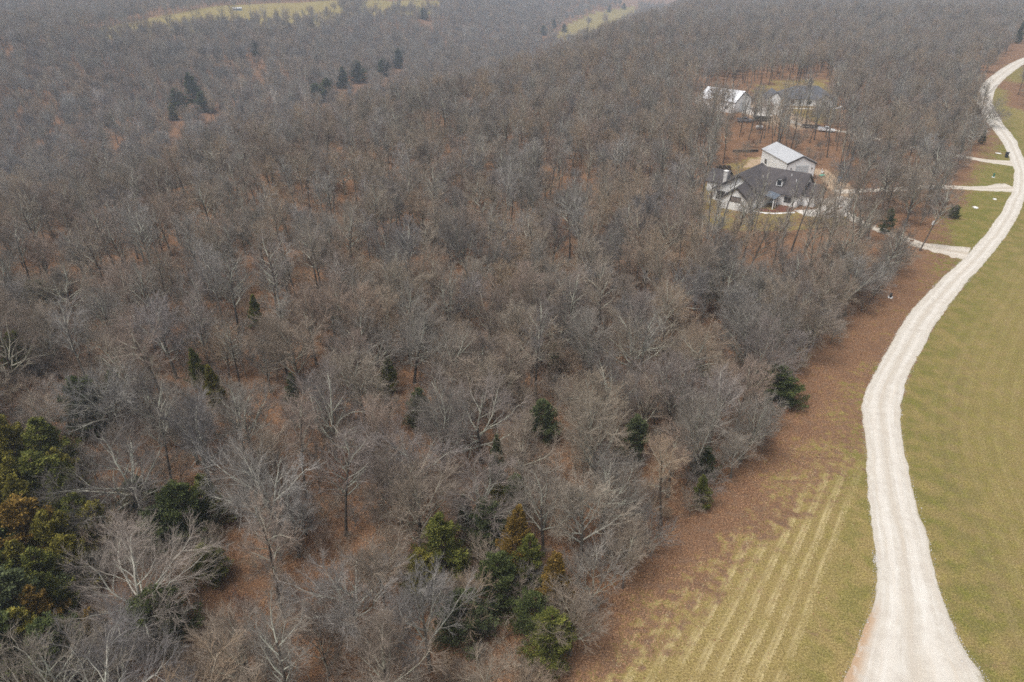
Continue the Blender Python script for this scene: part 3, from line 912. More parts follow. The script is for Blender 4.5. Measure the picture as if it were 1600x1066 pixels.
# cedars: picture middle of the crown, height, width factor, kind, colour, label, short name
CEDARS = [
    (26, 712, 8.5, 1.05, 2, 'cedar_olive', 'olive cedar at the top left end of the left thicket', 'olive thicket-top cedar'),
    (70, 706, 8.0, 1.2, 2, 'cedar_green', 'green cedar at the top right end of the left thicket', 'green thicket-top cedar'),
    (8, 748, 8.0, 1.05, 0, 'cedar_olive', 'brownish olive cedar cut by the left photo edge', None),
    (42, 775, 8.5, 1.1, 2, 'cedar_olive', 'yellow-green cedar with layered sprays in the left thicket', 'layered yellow-green cedar'),
    (72, 765, 8.0, 1.1, 1, 'cedar_green', 'mid green cedar in the upper middle of the left thicket', None),
    (106, 792, 7.5, 1.05, 0, 'cedar_green', 'green cedar on the right shoulder of the left thicket', None),
    (122, 822, 7.0, 1.1, 2, 'cedar_green', 'fresh green cedar at the right side of the left thicket', 'right thicket cedar'),
    (152, 830, 6.0, 1.1, 1, 'cedar_olive', 'low yellow-green cedar, farthest right of the left thicket', None),
    (30, 806, 8.0, 1.15, 0, 'cedar_olive', 'pointed olive cedar above the big rust-gold one', None),
    (54, 842, 8.5, 1.15, 1, 'cedar_rust', 'big rust-gold cedar in the middle of the left thicket', 'big rust-gold cedar'),
    (86, 852, 7.5, 1.1, 2, 'cedar_olive', 'golden olive cedar just right of the biggest rusty one', None),
    (8, 870, 7.5, 1.1, 1, 'cedar_dark', 'dark cedar at the left photo edge under the rusty cedars', None),
    (40, 905, 7.5, 1.1, 0, 'cedar_olive', 'bright yellow-green pointed cedar below the rusty cedars', 'bright pointed cedar'),
    (76, 902, 7.0, 1.1, 2, 'cedar_green', 'green cedar right of the bright pointed one', None),
    (114, 882, 6.0, 1.0, 1, 'cedar_olive', 'small yellow-green cedar beside the wide silvery tree', None),
    (22, 955, 8.0, 1.2, 1, 'cedar_blue', 'blue-green cedar at the left edge low in the photo', 'blue-green edge cedar'),
    (60, 968, 6.5, 1.1, 2, 'cedar_rust', 'orange-brown cedar low in the left thicket', 'low orange-brown cedar'),
    (106, 1014, 7.0, 1.1, 1, 'cedar_dark', 'dark cedar near the bottom left corner', None),
    (156, 996, 6.0, 1.0, 0, 'cedar_rust', 'rusty cedar behind pale limbs at the bottom left', None),
    (4, 1020, 7.0, 1.1, 1, 'cedar_dark', 'black-green cedar in the bottom left corner', None),
    (4, 700, 7.5, 1.1, 0, 'cedar_green', 'green cedar at the photo edge above the brownish olive one', None),
    (96, 748, 6.5, 1.1, 2, 'cedar_olive', 'olive cedar under the dark top one of the left thicket', None),
    (6, 808, 7.5, 1.2, 0, 'cedar_olive', 'yellowish cedar at the left edge, level with the rusty ones', None),
    (110, 850, 6.5, 1.2, 0, 'cedar_olive', 'yellow-green cedar between rusty cedars and the silvery tree', None),
    (6, 920, 7.5, 1.2, 2, 'cedar_green', 'green cedar at the left edge beside the bright pointed one', None),
    (88, 935, 6.5, 1.15, 0, 'cedar_green', 'green cedar above the low orange-brown one', None),
    (40, 1000, 6.5, 1.2, 2, 'cedar_olive', 'olive cedar low at the left near the corner', None),
    (284, 800, 8.0, 1.2, 1, 'cedar_dark', 'large dark cedar, the left one of the dark pair', 'large dark cedar'),
    (322, 786, 7.5, 1.1, 2, 'cedar_green', 'dark green cedar, the right one of the dark pair', 'right cedar of the dark pair'),
    (252, 828, 5.5, 1.1, 3, 'cedar_blue', 'dull grey-green cedar low beside the dark pair', None),
    (215, 780, 5.0, 1.1, 3, 'cedar_blue', 'half-hidden grey-green cedar under the broad drooping tree', None),
    (131, 640, 8.0, 1.0, 1, 'cedar_dark', 'lone dark cedar above the left thicket', 'lone dark cedar'),
    (176, 617, 7.0, 1.1, 2, 'cedar_blue', 'muted green cedar right of the lone dark one', None),
    (336, 606, 7.0, 1.0, 0, 'cedar_olive', 'olive cedar below the bright pointed green one', None),
    (310, 578, 7.0, 1.0, 0, 'cedar_green', 'bright green pointed cedar in the left half of the wood', 'green pointed cedar'),
    (398, 490, 6.5, 1.0, 0, 'cedar_green', 'small green cedar far up the left half of the wood', 'small upper cedar'),
    (246, 962, 6.0, 1.2, 3, 'cedar_dark', 'dark cedar under the wide silvery mauve tree', None),
    (324, 884, 4.5, 1.0, 3, 'cedar_green', 'little green cedar with brown leaves on it, centre left', 'little centre-left cedar'),
    (776, 727, 8.0, 0.75, 0, 'cedar_blue', 'slim muted green cedar above the middle cedars', 'slim muted cedar'),
    (780, 793, 7.5, 0.95, 0, 'cedar_olive', 'bright green cedar at the top of the middle cluster', 'top middle cedar'),
    (766, 822, 7.5, 0.95, 1, 'cedar_blue', 'bluish cedar in the middle cluster', None),
    (802, 776, 6.0, 0.9, 1, 'cedar_dark', 'small dark cedar at the top right of the middle cluster', None),
    (803, 850, 9.0, 1.05, 0, 'cedar_rust', 'tall rust-orange cedar in the middle cluster', 'tall rust-orange cedar'),
    (824, 878, 7.0, 1.0, 2, 'cedar_green', 'green cedar tucked right of the rust-orange one', None),
    (690, 856, 8.0, 1.25, 2, 'cedar_green', 'broad green cedar left of the middle cluster', 'broad green cedar'),
    (662, 897, 6.0, 1.05, 1, 'cedar_olive', 'bright yellow-green cedar left of the middle cluster', 'bright yellow-green cedar'),
    (728, 808, 6.0, 1.0, 0, 'cedar_dark', 'thin dark cedar between the broad green one and the middle cluster', None),
    (868, 925, 9.0, 1.05, 0, 'cedar_rust', 'tall brownish-olive cedar beside the small silvery tree', 'tall brownish-olive cedar'),
    (862, 1002, 6.5, 1.15, 1, 'cedar_green', 'green bushy cedar nearest the mown field', 'bushy field-edge cedar'),
    (782, 912, 7.0, 1.1, 1, 'cedar_dark', 'shaded dark cedar under the rust-orange one', None),
    (835, 965, 5.0, 1.1, 3, 'cedar_dark', 'low dark cedar left of the tall brownish-olive one', None),
    (725, 968, 5.5, 1.2, 3, 'cedar_blue', 'dim green cedar among the pale bottom trees', None),
    (1217, 606, 6.0, 2.0, 1, 'cedar_dark', 'dark round cedar standing out at the leafy verge', 'dark round verge cedar'),
    (1099, 722, 4.2, 0.9, 3, 'cedar_dark', 'upper of two small cedars at the foot of the verge', 'upper small verge cedar'),
    (1100, 768, 5.0, 0.85, 2, 'cedar_green', 'lower of two small cedars at the foot of the verge', 'lower small verge cedar'),
    (455, 612, 6.0, 1.0, 0, 'cedar_blue', 'small dull green cedar left of the lichen-grey tree group', None),
    (602, 588, 6.0, 1.0, 2, 'cedar_green', 'small green cedar right of the grey-green fanned tree', None),
    (36, 556, 6.5, 1.1, 1, 'cedar_green', 'green cedar at the left edge above the thicket', None),
    (868, 566, 6.0, 0.9, 0, 'cedar_blue', 'narrow dull green cedar left of the open-limbed tree', None),
    (992, 688, 7.0, 0.85, 1, 'cedar_blue', 'vine-green slim cedar inside the wood near the verge', 'vine-green slim cedar'),
    (846, 660, 6.0, 0.9, 3, 'cedar_blue', 'dim green cedar in the middle of the wood', None),
    (655, 640, 6.5, 1.1, 2, 'cedar_blue', 'faint green cedar left of the lichen-grey tree', None),
    (60, 470, 6.0, 1.0, 3, 'cedar_blue', 'dull cedar under the flat-topped tree', None),
    (1491, 331, 3.2, 1.0, 3, 'cedar_dark', 'round dark evergreen bush on the grass by the near lane', 'round evergreen bush'),
    (1388, 345, 6.0, 1.1, 2, 'cedar_blue', 'dull green cedar among trunks beside the near lane', None),
]
cedar_objs = []
for px, py, h, w, ki, col, lab, sh in CEDARS:
    x, y = at(px, py, h * 0.5)
    cedar_objs.append(dict(x=x, y=y, h=h * (1.1 if px < 170 else 1.0), w=w * (1.15 if px < 170 else 1.0), kind=ki, col=col, label=lab, short=sh))
# evergreens far off in the creek valley and beyond
FAR_CEDARS = [(300, 138, 13, 'tallest dark cedar down in the creek valley'), (278, 158, 11, 'second dark cedar in the valley, beside the tallest'), (318, 160, 9, 'rounded cedar at the right foot of the tallest valley cedar'),
              (268, 176, 7, 'low yellow-green cedar at the foot of the valley cedars'), (508, 140, 11, 'first dark cedar of the row along the creek'), (494, 146, 9, 'short cedar at the head of the creek row'),
              (534, 122, 11, 'second dark cedar of the creek row'), (560, 112, 12, 'pointed cedar at the middle of the creek row'), (598, 106, 10, 'fourth cedar along the creek'),
              (622, 92, 12, 'far end cedar of the creek row'), (400, 78, 12, 'lone pointed cedar high on the far slope'), (170, 190, 7, 'small cedar below the far slope at the left'),
              (866, 38, 14, 'left cedar by the creek meadow'), (882, 44, 12, 'low cedar below the creek meadow'), (850, 48, 13, 'dark cedar clump left of the creek meadow'),
              (952, 14, 13, 'cedar on the upper corner of the creek meadow'), (975, 10, 13, 'farthest cedar beyond the creek meadow'), (662, 22, 14, 'cedar at the end of the hilltop meadow'),
              (1594, 52, 15, 'tall dark pine at the far right by the road'), (1536, 215, 5, 'dark evergreen under the tree at the far bend')]
for px, py, h, lab in FAR_CEDARS:
    h = h * (1.45 if 250 < px < 650 and py > 85 else 1.0)
    x, y = hit(px, py, h * 0.5)
    cedar_objs.append(dict(x=x, y=y, h=h, w=1.7 if h < 21 and px < 1500 else 0.9, kind=(2, 1, 0)[len(cedar_objs) % 3], col='cedar_dark' if 'yellow' not in lab else 'cedar_olive', label=lab, short=None))

# white sycamores in the creek bottom
SYC = [(703, 55, 'first white sycamore trunk by the hilltop meadow end'), (726, 52, 'second tall white sycamore by the creek'), (757, 52, 'brightest white sycamore with forked stems by the creek'), (770, 62, 'low white sycamore right of the brightest one'),
       (216, 195, 'white sycamore spreading above the plateau rim at the left'), (24, 200, 'pale sycamore with bent limbs at the left edge'), (474, 150, 'pinkish white sycamore beside the creek cedars'), (432, 158, 'pale sycamore left of the creek cedars'),
       (155, 155, 'pale sycamore with a bushy top on the far slope'), (375, 130, 'white-stemmed sycamore right of the tallest valley cedar'), (820, 48, 'thin white sycamore left of the creek meadow')]
for px, py, lab in SYC:
    x, y = hit(px, py, 10)
    trees.append(dict(x=x, y=y, key='syc%d' % (len(trees) % 2), s=rng.uniform(0.8, 1.05) * (0.75 if py > 180 else 1), rot=rng.uniform(0, 6.28), label=lab, short=None, hero=True, syc=True))

# the rest of the wood: jittered grid, thinned by place
occ = {}


def cell(x, y): return (int(x // 6), int(y // 6))


for t_ in trees: occ.setdefault(cell(t_['x'], t_['y']), []).append((t_['x'], t_['y'], 4.2))
for c_ in cedar_objs: occ.setdefault(cell(c_['x'], c_['y']), []).append((c_['x'], c_['y'], 1.9))


def free(x, y, r):
    cx, cy = cell(x, y)
    for i in (-1, 0, 1):
        for j in (-1, 0, 1):
            for ox, oy, rr in occ.get((cx + i, cy + j), ()):
                if (ox - x) ** 2 + (oy - y) ** 2 < max(r, rr) ** 2: return False
    return True


def grid_points(y0, y1, sp):
    pts = []
    ys = np.arange(y0, y1, sp)
    for y in ys:
        half = 0.82 * (y + 30) + 15
        xs = np.arange(-half, half, sp)
        pts.append(np.stack([xs + rng.uniform(-0.48, 0.48, len(xs)) * sp, y + rng.uniform(-0.48, 0.48, len(xs)) * sp], -1))
    return np.concatenate(pts)


cand = np.concatenate([grid_points(14, 140, 4.6), grid_points(140, 480, 5.6), grid_points(480, 800, 7.2), grid_points(800, 1150, 9.0), grid_points(1150, 1750, 12.0)])
X, Y = cand[:, 0], cand[:, 1]
Z = height(X, Y)
de, _ = dist_poly(X, Y, EDGE); drr, _ = dist_poly(X, Y, ROAD_R); drl, _ = dist_poly(X, Y, ROAD_L)
dbr, _ = dist_poly(X, Y, BREAK)
px_, py_, fw_ = proj(X, Y, Z)
ok = de > 0.3
ok |= (drr < -9) & (Y > 305) & (X > 200)
ok |= (drr < -6) & (Y > 430)
ok &= ~((np.abs(drl) < 2.5) | (np.abs(drr) < 3.5))
for k, c in DRIVES.items():
    dd, _ = dist_poly(X, Y, [tuple(p) for p in c[::4]])
    ok &= np.abs(dd) > 3.0
for poly in CLEAR: ok &= ~in_poly(X, Y, poly)
thin = np.zeros(len(X), bool)
for poly in THIN: thin |= in_poly(X, Y, poly)
opn = np.zeros(len(X), bool)
for poly in OPEN_: opn |= in_poly(X, Y, poly)
for poly in MEADOW_PX: ok &= ~(in_poly(px_, py_, poly) & (fw_ > 250) & (rng.uniform(0, 1, len(X)) < 0.975))
ok |= in_poly(px_, py_, [(528, 0), (560, -4), (572, 26), (536, 36)]) & (fw_ > 250) & (rng.uniform(0, 1, len(X)) < 0.9)
u = rng.uniform(0, 1, len(X))
gap = np.sin(X * 0.19 + 1.7 * np.sin(Y * 0.075)) * np.sin(Y * 0.155 + 1.4 * np.sin(X * 0.083 + 1.0)) + rng.normal(0, 0.25, len(X))
ok &= ~((gap > 0.66) & (Y < 480))
slope = (dbr > 150) & (dbr < 470) & (X < 60)
ok &= ~(opn & (u > np.where(Y > 205, 0.84, 0.72)))
ok &= ~(thin & ~opn & (u > 0.85))
ok &= ~(~thin & (u > np.where((dbr > 190) & (dbr < 430) & (X < -60), 0.9, 0.96)))
# keep the view to the cedars and the big single trees open, as it is in the photograph
KEEP = [(*[float(v) for v in proj(c['x'], c['y'], c['h'] * 0.55)], 15 + 900 * c['w'] / math.hypot(c['x'], c['y'])) for c in cedar_objs]
KEEP += [(*[float(v) for v in proj(q['x'], q['y'], PROTO[q['key']]['h'] * q['s'] * 0.65)], 620 * PROTO[q['key']]['r'] * q['s'] / math.hypot(q['x'], q['y'], 40)) for q in trees if q['hero']]
NC = len(cedar_objs)
KEEP += [(*[float(v) for v in proj(*at(a_, b_), 1.0)], 16.0) for a_, b_ in ((1291, 206), (1163, 191), (1190, 189), (1267, 200))]
KEEP = np.array(KEEP)
KR = np.where(np.arange(len(KEEP)) < NC, 0.68, 0.34)
order = np.argsort(Y)
for i in order:
    if not ok[i]: continue
    x, y = X[i], Y[i]
    if not free(x, y, 2.8): continue
    r = rng.uniform()
    if opn[i]: key = 'thin%d' % rng.integers(0, 2) if r < 0.8 else 'tall%d' % rng.integers(0, 5); s = rng.uniform(0.72, 0.95)
    elif thin[i]: key = ('tall%d' % rng.integers(0, 5)) if r < 0.6 else 'thin%d' % rng.integers(0, 2); s = rng.uniform(0.75, 0.98)
    elif slope[i]: key = ('tall%d' % rng.integers(0, 5)) if r < 0.35 else 'round%d' % rng.integers(0, 7); s = rng.uniform(0.8, 1.15)
    elif r < (0.20 if y < 110 else 0.06): key = 'spread%d' % rng.integers(0, 5); s = rng.uniform(0.68, 0.98)
    elif r < (0.64 if y < 110 else 0.40): key = 'round%d' % rng.integers(0, 7); s = rng.uniform(0.66, 1.0)
    elif r < 0.90: key = 'tall%d' % rng.integers(0, 5); s = rng.uniform(0.66, 0.92)
    else: key = 'small%d' % rng.integers(0, 2); s = rng.uniform(0.8, 1.4)
    if Y[i] > 480: s *= 1.12
    if Y[i] > 1150: s *= 1.2
    if de[i] < 3 and Y[i] < 150 and r > 0.70: key = 'small%d' % rng.integers(0, 2); s = rng.uniform(0.7, 1.3)
    kx, ky, kf = proj(x, y, PROTO[key]['h'] * s * 0.68)
    if kf < 84 and in_poly(kx, ky, [(-90, 660), (120, 665), (185, 790), (190, 1000), (100, 1075), (-90, 1090)]): continue
    if rng.uniform() < 0.96:
        h_ = PROTO[key]['h'] * s; r_ = PROTO[key]['r'] * s
        kx, ky, kf = proj(x, y, h_ * 0.68)
        rp = 650 * r_ / kf
        if np.any((KEEP[:, 2] > kf - 0.5) & (KEEP[:, 2] < kf + 110) & (np.hypot(KEEP[:, 0] - kx, KEEP[:, 1] - ky) < KEEP[:, 3] * (0.8 if y < 140 else 0.60) + rp * (KR if y < 140 else 0.48))):
            continue
    trees.append(dict(x=x, y=y, key=key, s=s, rot=rng.uniform(0, 6.28), label=None, short=None, hero=False))
    occ.setdefault(cell(x, y), []).append((x, y, 3.0))

EP = spline([p for p in EDGE if p[1] < 150], 2.6)
for i_ in range(1, len(EP) - 1):
    tx, ty = EP[i_ + 1] - EP[i_ - 1]; L_e = math.hypot(tx, ty)
    o_ = rng.uniform(0.2, 2.2)
    x, y = EP[i_][0] - ty / L_e * o_ + rng.normal(0, 0.6), EP[i_][1] + tx / L_e * o_
    if not free(x, y, 1.9): continue
    kx, ky, kf = proj(x, y, 4.0)
    if np.any((KEEP[:, 2] > kf - 0.5) & (KEEP[:, 2] < kf + 25) & (np.hypot(KEEP[:, 0] - kx, KEEP[:, 1] - ky) < KEEP[:, 3] * 0.9 + 22)): continue
    kind_ = rng.uniform()
    key, s = ('small%d' % rng.integers(0, 2), rng.uniform(0.55, 1.05)) if kind_ < 0.6 else ('round%d' % rng.integers(0, 7), rng.uniform(0.5, 0.75))
    trees.append(dict(x=x, y=y, key=key, s=s, rot=rng.uniform(0, 6.28), label=None, short=None, hero=False))
for t_ in trees: t_['sx'], t_['sy'], t_['lean'], t_['lean2'] = rng.uniform(0.84, 1.2), rng.uniform(0.84, 1.2), float(np.clip(rng.normal(0, 0.045), -0.09, 0.09)), float(np.clip(rng.normal(0, 0.045), -0.09, 0.09))
for t_ in trees: t_['z'] = H1(t_['x'], t_['y']) if not (t_['y'] < 130 and t_['x'] > -60) else 0.0

# which 300 show largest
for t_ in trees:
    h = PROTO[t_['key']]['h'] * t_['s']
    a, b_, fw = proj(t_['x'], t_['y'], t_['z'] + h * 0.65)
    t_['px'], t_['py'], t_['fw'] = a, b_, fw
    inside = -30 < a < 1630 and -20 < b_ < 1090
    t_['score'] = (h * (0.6 if t_['key'].startswith('small') else 1.0) / fw if inside else -1) + (10 if t_['hero'] else 0)
ranked = sorted(trees, key=lambda q: -q['score'])
SHOWN = ranked[:300]
MASS = ranked[300:]

# ------------------------------------------------------------------ houses, before the labels that mention them


def gable_wing(root, x0, x1, y0, y1, ze, zr, axis, wall, roof, over=0.45, wname='wall', rname='roof', gable_over=None):
    """walls as a five-sided prism, two roof slabs, dark fascia boards"""
    go = over if gable_over is None else gable_over
    w = MB()
    if axis == 'x':
        ym = (y0 + y1) / 2
        w.prism([(y0, -0.3), (y1, -0.3), (y1, ze), (ym, zr), (y0, ze)], 'x', x0, x1)
        sl = (zr - ze) / (ym - y0)
        A = [(x0 - go, y0 - over, ze - sl * over), (x1 + go, y0 - over, ze - sl * over), (x1 + go, ym, zr), (x0 - go, ym, zr)]
        Bq = [(x0 - go, y1 + over, ze - sl * over), (x1 + go, y1 + over, ze - sl * over), (x1 + go, ym, zr), (x0 - go, ym, zr)]
    else:
        xm = (x0 + x1) / 2
        w.prism([(x0, -0.3), (x1, -0.3), (x1, ze), (xm, zr), (x0, ze)], 'y', y0, y1)
        sl = (zr - ze) / (xm - x0)
        A = [(x0 - over, y0 - go, ze - sl * over), (x0 - over, y1 + go, ze - sl * over), (xm, y1 + go, zr), (xm, y0 - go, zr)]
        Bq = [(x1 + over, y0 - go, ze - sl * over), (x1 + over, y1 + go, ze - sl * over), (xm, y1 + go, zr), (xm, y0 - go, zr)]
    wo_ = w.build(wname, wall, root)
    up = 0.20
    rf = MB().slab([(a, b, c + up) for a, b, c in A], 0.16).slab([(a, b, c + up + 0.004) for a, b, c in Bq], 0.16).build(rname, roof, root)
    for q in (A, Bq):          # fascia boards under the rakes
        for (p1, p2) in (((q[0]), (q[3])), ((q[1]), (q[2]))):
            p1 = Vector(p1); p2 = Vector(p2); zz = Vector((0, 0, 0.03)); e = Vector((0.06, 0, 0)) if axis == 'x' else Vector((0, 0.06, 0))
            MB().slab([tuple(p1 + zz), tuple(p2 + zz), tuple(p2 + zz + e), tuple(p1 + zz + e)], 0.34).build('fascia', M['trim'], rf)
    return wo_, rf


def window(root, face, a0, a1, z0, z1, at_, mat=None, frame=True):
    """face 'y-': on plane y=at_ looking to -y; 'x+': plane x=at_ looking to +x; 'x-' """
    t, o = 0.05, 0.09
    def bx(m, u0, u1, w0, w1, dep):
        if face == 'y-': m.box(u0, u1, at_ - dep, at_ + 0.02, w0, w1)
        elif face == 'y+': m.box(u0, u1, at_ - 0.02, at_ + dep, w0, w1)
        elif face == 'x+': m.box(at_ - 0.02, at_ + dep, u0, u1, w0, w1)
        else: m.box(at_ - dep, at_ + 0.02, u0, u1, w0, w1)
    fr = MB()
    for (u0, u1, w0, w1) in ((a0 - o, a1 + o, z1, z1 + o), (a0 - o, a1 + o, z0 - o, z0), (a0 - o, a0, z0, z1), (a1, a1 + o, z0, z1)):
        bx(fr, u0, u1, w0, w1, 0.08)
    w = fr.build('window', M['trim'], root)
    g_ = MB(); bx(g_, a0, a1, z0, z1, 0.03); g_.build('pane', mat or M['glass'], w)
    return w


def metal_ribs(root, rf_quad, n, mat, name='roof_rib'):
    """standing seams over one roof slope: quad (eave a, eave b, ridge b, ridge a)"""
    a, b, c, d = [Vector(p) for p in rf_quad]
    nrm = (b - a).cross(d - a).normalized()
    if nrm.z < 0: nrm = -nrm
    m = MB()
    along = (b - a).normalized() * 0.035
    for k in range(n + 1):
        t = k / n
        p, q = a.lerp(b, t), d.lerp(c, t)
        m.slab([tuple(p - along + nrm * 0.05), tuple(p + along + nrm * 0.05), tuple(q + along + nrm * 0.05), tuple(q - along + nrm * 0.05)], 0.06)
    return m.build(name, mat, root)


# the near house: black roofs, white walls
HZ = math.atan2(-0.61, 0.79)
house = thing('house', 'white house with charcoal gabled roofs and a stone chimney in the wood', 'house', (53.4, 170.0, 0), HZ)
S, SH = M['siding'], M['shingle']
wA, rA = gable_wing(house, -4.4, 8.6, 5.6, 20.5, 3.1, 7.4, 'y', S, SH, 0.5)
wB, rB = gable_wing(house, 0.0, 7.4, 0.0, 5.58, 2.9, 5.9, 'y', S, SH, 0.45, gable_over=0.4)
wC, rC = gable_wing(house, 8.61, 15.6, 11.6, 24.6, 3.0, 7.3, 'x', S, SH, 0.5, gable_over=0.35)
# main ridge carried back over the middle so the roofs meet
MB().slab([(2.1, 18.1, 7.506), (8.3, 18.1, 7.506), (8.3, 11.1, 2.85), (6.9, 11.1, 2.85)], 0.16).build('roof', SH, house)
wE, rE = gable_wing(house, -9.0, -4.41, 12.0, 18.5, 2.9, 5.4, 'x', S, SH, 0.45)
wD, rD = gable_wing(house, 15.61, 19.0, 14.5, 23.0, 2.7, 4.9, 'x', S, SH, 0.4)
ch = MB().box(-3.0, -2.1, 7.3, 8.1, -0.2, 7.3).build('chimney', M['brick_stone'], house)
MB().box(-3.1, -2.0, 7.2, 8.2, 7.3, 7.45).box(-2.8, -2.3, 7.5, 7.9, 7.45, 7.6).build('chimney_cap', M['white'], ch)
# roofed entry between the wings
pr = MB().slab([(7.6, 6.4, 3.55), (7.6, 10.9, 3.55), (11.4, 10.9, 2.75), (11.4, 6.4, 2.75)], 0.1).build('porch_roof', M['porch_metal'], house)
metal_ribs(pr, [(11.4, 6.4, 2.75), (11.4, 10.9, 2.75), (7.6, 10.9, 3.55), (7.6, 6.4, 3.55)], 8, M['porch_metal'])
for px2, py2 in ((11.15, 6.7), (11.15, 8.6), (11.15, 10.6)):
    MB().box(px2 - 0.1, px2 + 0.1, py2 - 0.1, py2 + 0.1, 0, 2.75).build('porch_post', M['white'], house)
for vx, vy in ((5.2, 14.0), (11.6, 16.6), (13.4, 15.2)):
    vz = 7.4 - (vx - 2.1) * 0.66 if vx < 8 else 7.3 - (18.1 - vy) * 0.66
    MB().cyl((vx, vy), 0.09, 'z', vz - 0.3, vz + 0.75, 8).build('vent_pipe', M['white'], house)
# small arched dormer on the front slope
dm = MB(); arc = [(9.9 + 0.75 * math.cos(math.pi * k / 8), 5.6 + 0.75 * math.sin(math.pi * k / 8)) for k in range(9)]
dm.prism([(10.65, 4.4)] + arc + [(9.15, 4.4)], 'y', 12.9, 15.6)
dmo = dm.build('dormer', M['white'], house)
dr_ = MB(); arc2 = [(9.9 + 0.92 * math.cos(math.pi * k / 8), 5.6 + 0.92 * math.sin(math.pi * k / 8)) for k in range(9)]
arc3 = [(9.9 + 0.77 * math.cos(math.pi * k / 8), 5.6 + 0.77 * math.sin(math.pi * k / 8)) for k in range(8, -1, -1)]
dr_.prism(arc2 + arc3, 'y', 12.7, 15.8).build('dormer_roof', SH, dmo)
window(dmo, 'y-', 9.45, 10.35, 4.75, 5.85, 12.9)
# windows and doors
window(house, 'y-', 2.5, 5.0, 2.2, 3.4, 0.0, M['shutter'])
for a in ((0.8, 2.0), (5.4, 6.6)): window(house, 'x+', a[0], a[1], 1.0, 2.4, 7.4)
window(house, 'y-', -3.4, -1.4, 0.5, 2.5, 5.6)
window(house, 'y-', -0.9, -0.2, 0.9, 2.4, 5.6)
for a in ((9.3, 10.5), (12.3, 13.9)): window(house, 'y-', a[0], a[1], 1.0, 2.3, 11.6)
window(house, 'x+', 16.0, 18.2, 3.4, 4.2, 19.0)
for a in ((15.0, 17.9), (18.6, 21.5)):
    gd = MB().box(19.0, 19.06, a[0], a[1], 0.05, 2.2).build('garage_door', M['door'], house)
    pn = MB()
    for k in range(4): pn.box(19.06, 19.085, a[0] + 0.08, a[1] - 0.08, 0.12 + k * 0.53, 0.57 + k * 0.53)
    pn.build('door_panel', M['white'], gd)
dk = MB().box(-6.2, -4.5, 5.9, 11.5, 0.0, 0.55).build('deck', M['wood'], house)
for yy in (6.0, 8.6, 11.3): MB().box(-6.2, -6.08, yy, yy + 0.12, 0.55, 1.5).build('deck_post', M['wood_dark'], dk)
MB().box(-6.21, -6.1, 5.9, 11.5, 1.5, 1.6).build('deck_rail', M['wood_dark'], dk)
MB().box(-7.9, -6.9, 4.6, 5.7, 0, 1.25).build('storage_box', M['black'], None, 0.05, (53.4, 170.0, 0), HZ)
sb = bpy.data.objects['storage_box']; tag(sb, 'black covered grill box beside the deck of the near house', 'grill')


def local(x, y):
    c, s = math.cos(HZ), math.sin(HZ)
    return (53.4 + c * x - s * y, 170.0 + s * x + c * y)


# flat sheets round the house: concrete apron, front walk, planted bed


def sheet(name, poly, z, mat, kind='structure', edge=0.0):
    import bmesh
    bm = bmesh.new()
    vs = [bm.verts.new((x, y, z)) for x, y in poly]
    f = bm.faces.new(vs)
    if f.normal.z < 0: f.normal_flip()
    r = bmesh.ops.extrude_face_region(bm, geom=[f])
    for v in r['geom']:
        if isinstance(v, bmesh.types.BMVert): v.co.z -= 0.25
    bmesh.ops.recalc_face_normals(bm, faces=bm.faces)
    me = bpy.data.meshes.new(name); bm.to_mesh(me); bm.free()
    o = link(name, me, mat)
    if kind: o['kind'] = kind
    return o


sheet('concrete_apron', [local(*p) for p in [(15.8, 9.2), (20.2, 13.5), (19.3, 24.5), (22.0, 29.5), (25.5, 27.5), (26.5, 20.0), (27.5, 13.0), (24.5, 8.0), (19.5, 6.5)]], 0.055, M['concrete'])
sheet('planted_bed', [local(*p) for p in [(8.0, 5.6), (11.8, 6.0), (12.0, 11.2), (15.4, 11.2), (15.4, 7.6), (12.5, 4.8), (9.0, 3.6)]], 0.05, M['mulch'])
wc = spline([local(*p) for p in [(7.8, 2.6), (9.5, 2.5), (12.0, 3.4), (14.4, 5.4), (16.4, 7.8)]], 0.6)
wn_ = np.array(wc); tn = np.gradient(wn_, axis=0); tn /= np.linalg.norm(tn, axis=1)[:, None]; nv = np.stack([-tn[:, 1], tn[:, 0]], -1)
strip('front_walk', wn_ - nv * 0.55, wn_ + nv * 0.55, M['white_stone'], 0.07, 3, 0.0, 0.0)

# the steel workshop behind it
shop = thing('workshop', 'white steel workshop with a grey metal roof behind the near house', 'workshop', (78.9, 195.3, 0), R(6))
wS, rS = gable_wing(shop, 0, 8.4, 0, 17.0, 4.8, 6.7, 'y', M['metal_wall'], M['roof_metal'], 0.3, gable_over=0.25)
sl = 1.9 / 4.2
for q in ([(-0.3, -0.25, 4.8 - sl * 0.3 + 0.2), (-0.3, 17.25, 4.8 - sl * 0.3 + 0.2), (4.2, 17.25, 6.9), (4.2, -0.25, 6.9)], [(8.7, -0.25, 4.8 - sl * 0.3 + 0.204), (8.7, 17.25, 4.8 - sl * 0.3 + 0.204), (4.2, 17.25, 6.904), (4.2, -0.25, 6.904)]):
    metal_ribs(rS, q, 18, M['roof_metal'])
rib = MB()
for k in range(24): rib.box(-0.035, 0.0, 0.2 + k * 0.72, 0.27 + k * 0.72, 0, 4.75)
rib.build('wall_rib', M['metal_wall'], wS)
gd = MB().box(2.6, 6.4, -0.05, 0.02, 0.05, 4.1).build('roller_door', M['door'], shop)
for k in range(7): MB().box(2.65, 6.35, -0.085, -0.05, 0.12 + k * 0.57, 0.6 + k * 0.57).build('door_panel', M['door'], gd)
for xx in (1.2, 7.5):
    MB().box(xx - 0.13, xx + 0.13, -0.16, 0.0, 3.0, 3.4).build('wall_lamp', M['black'], shop)
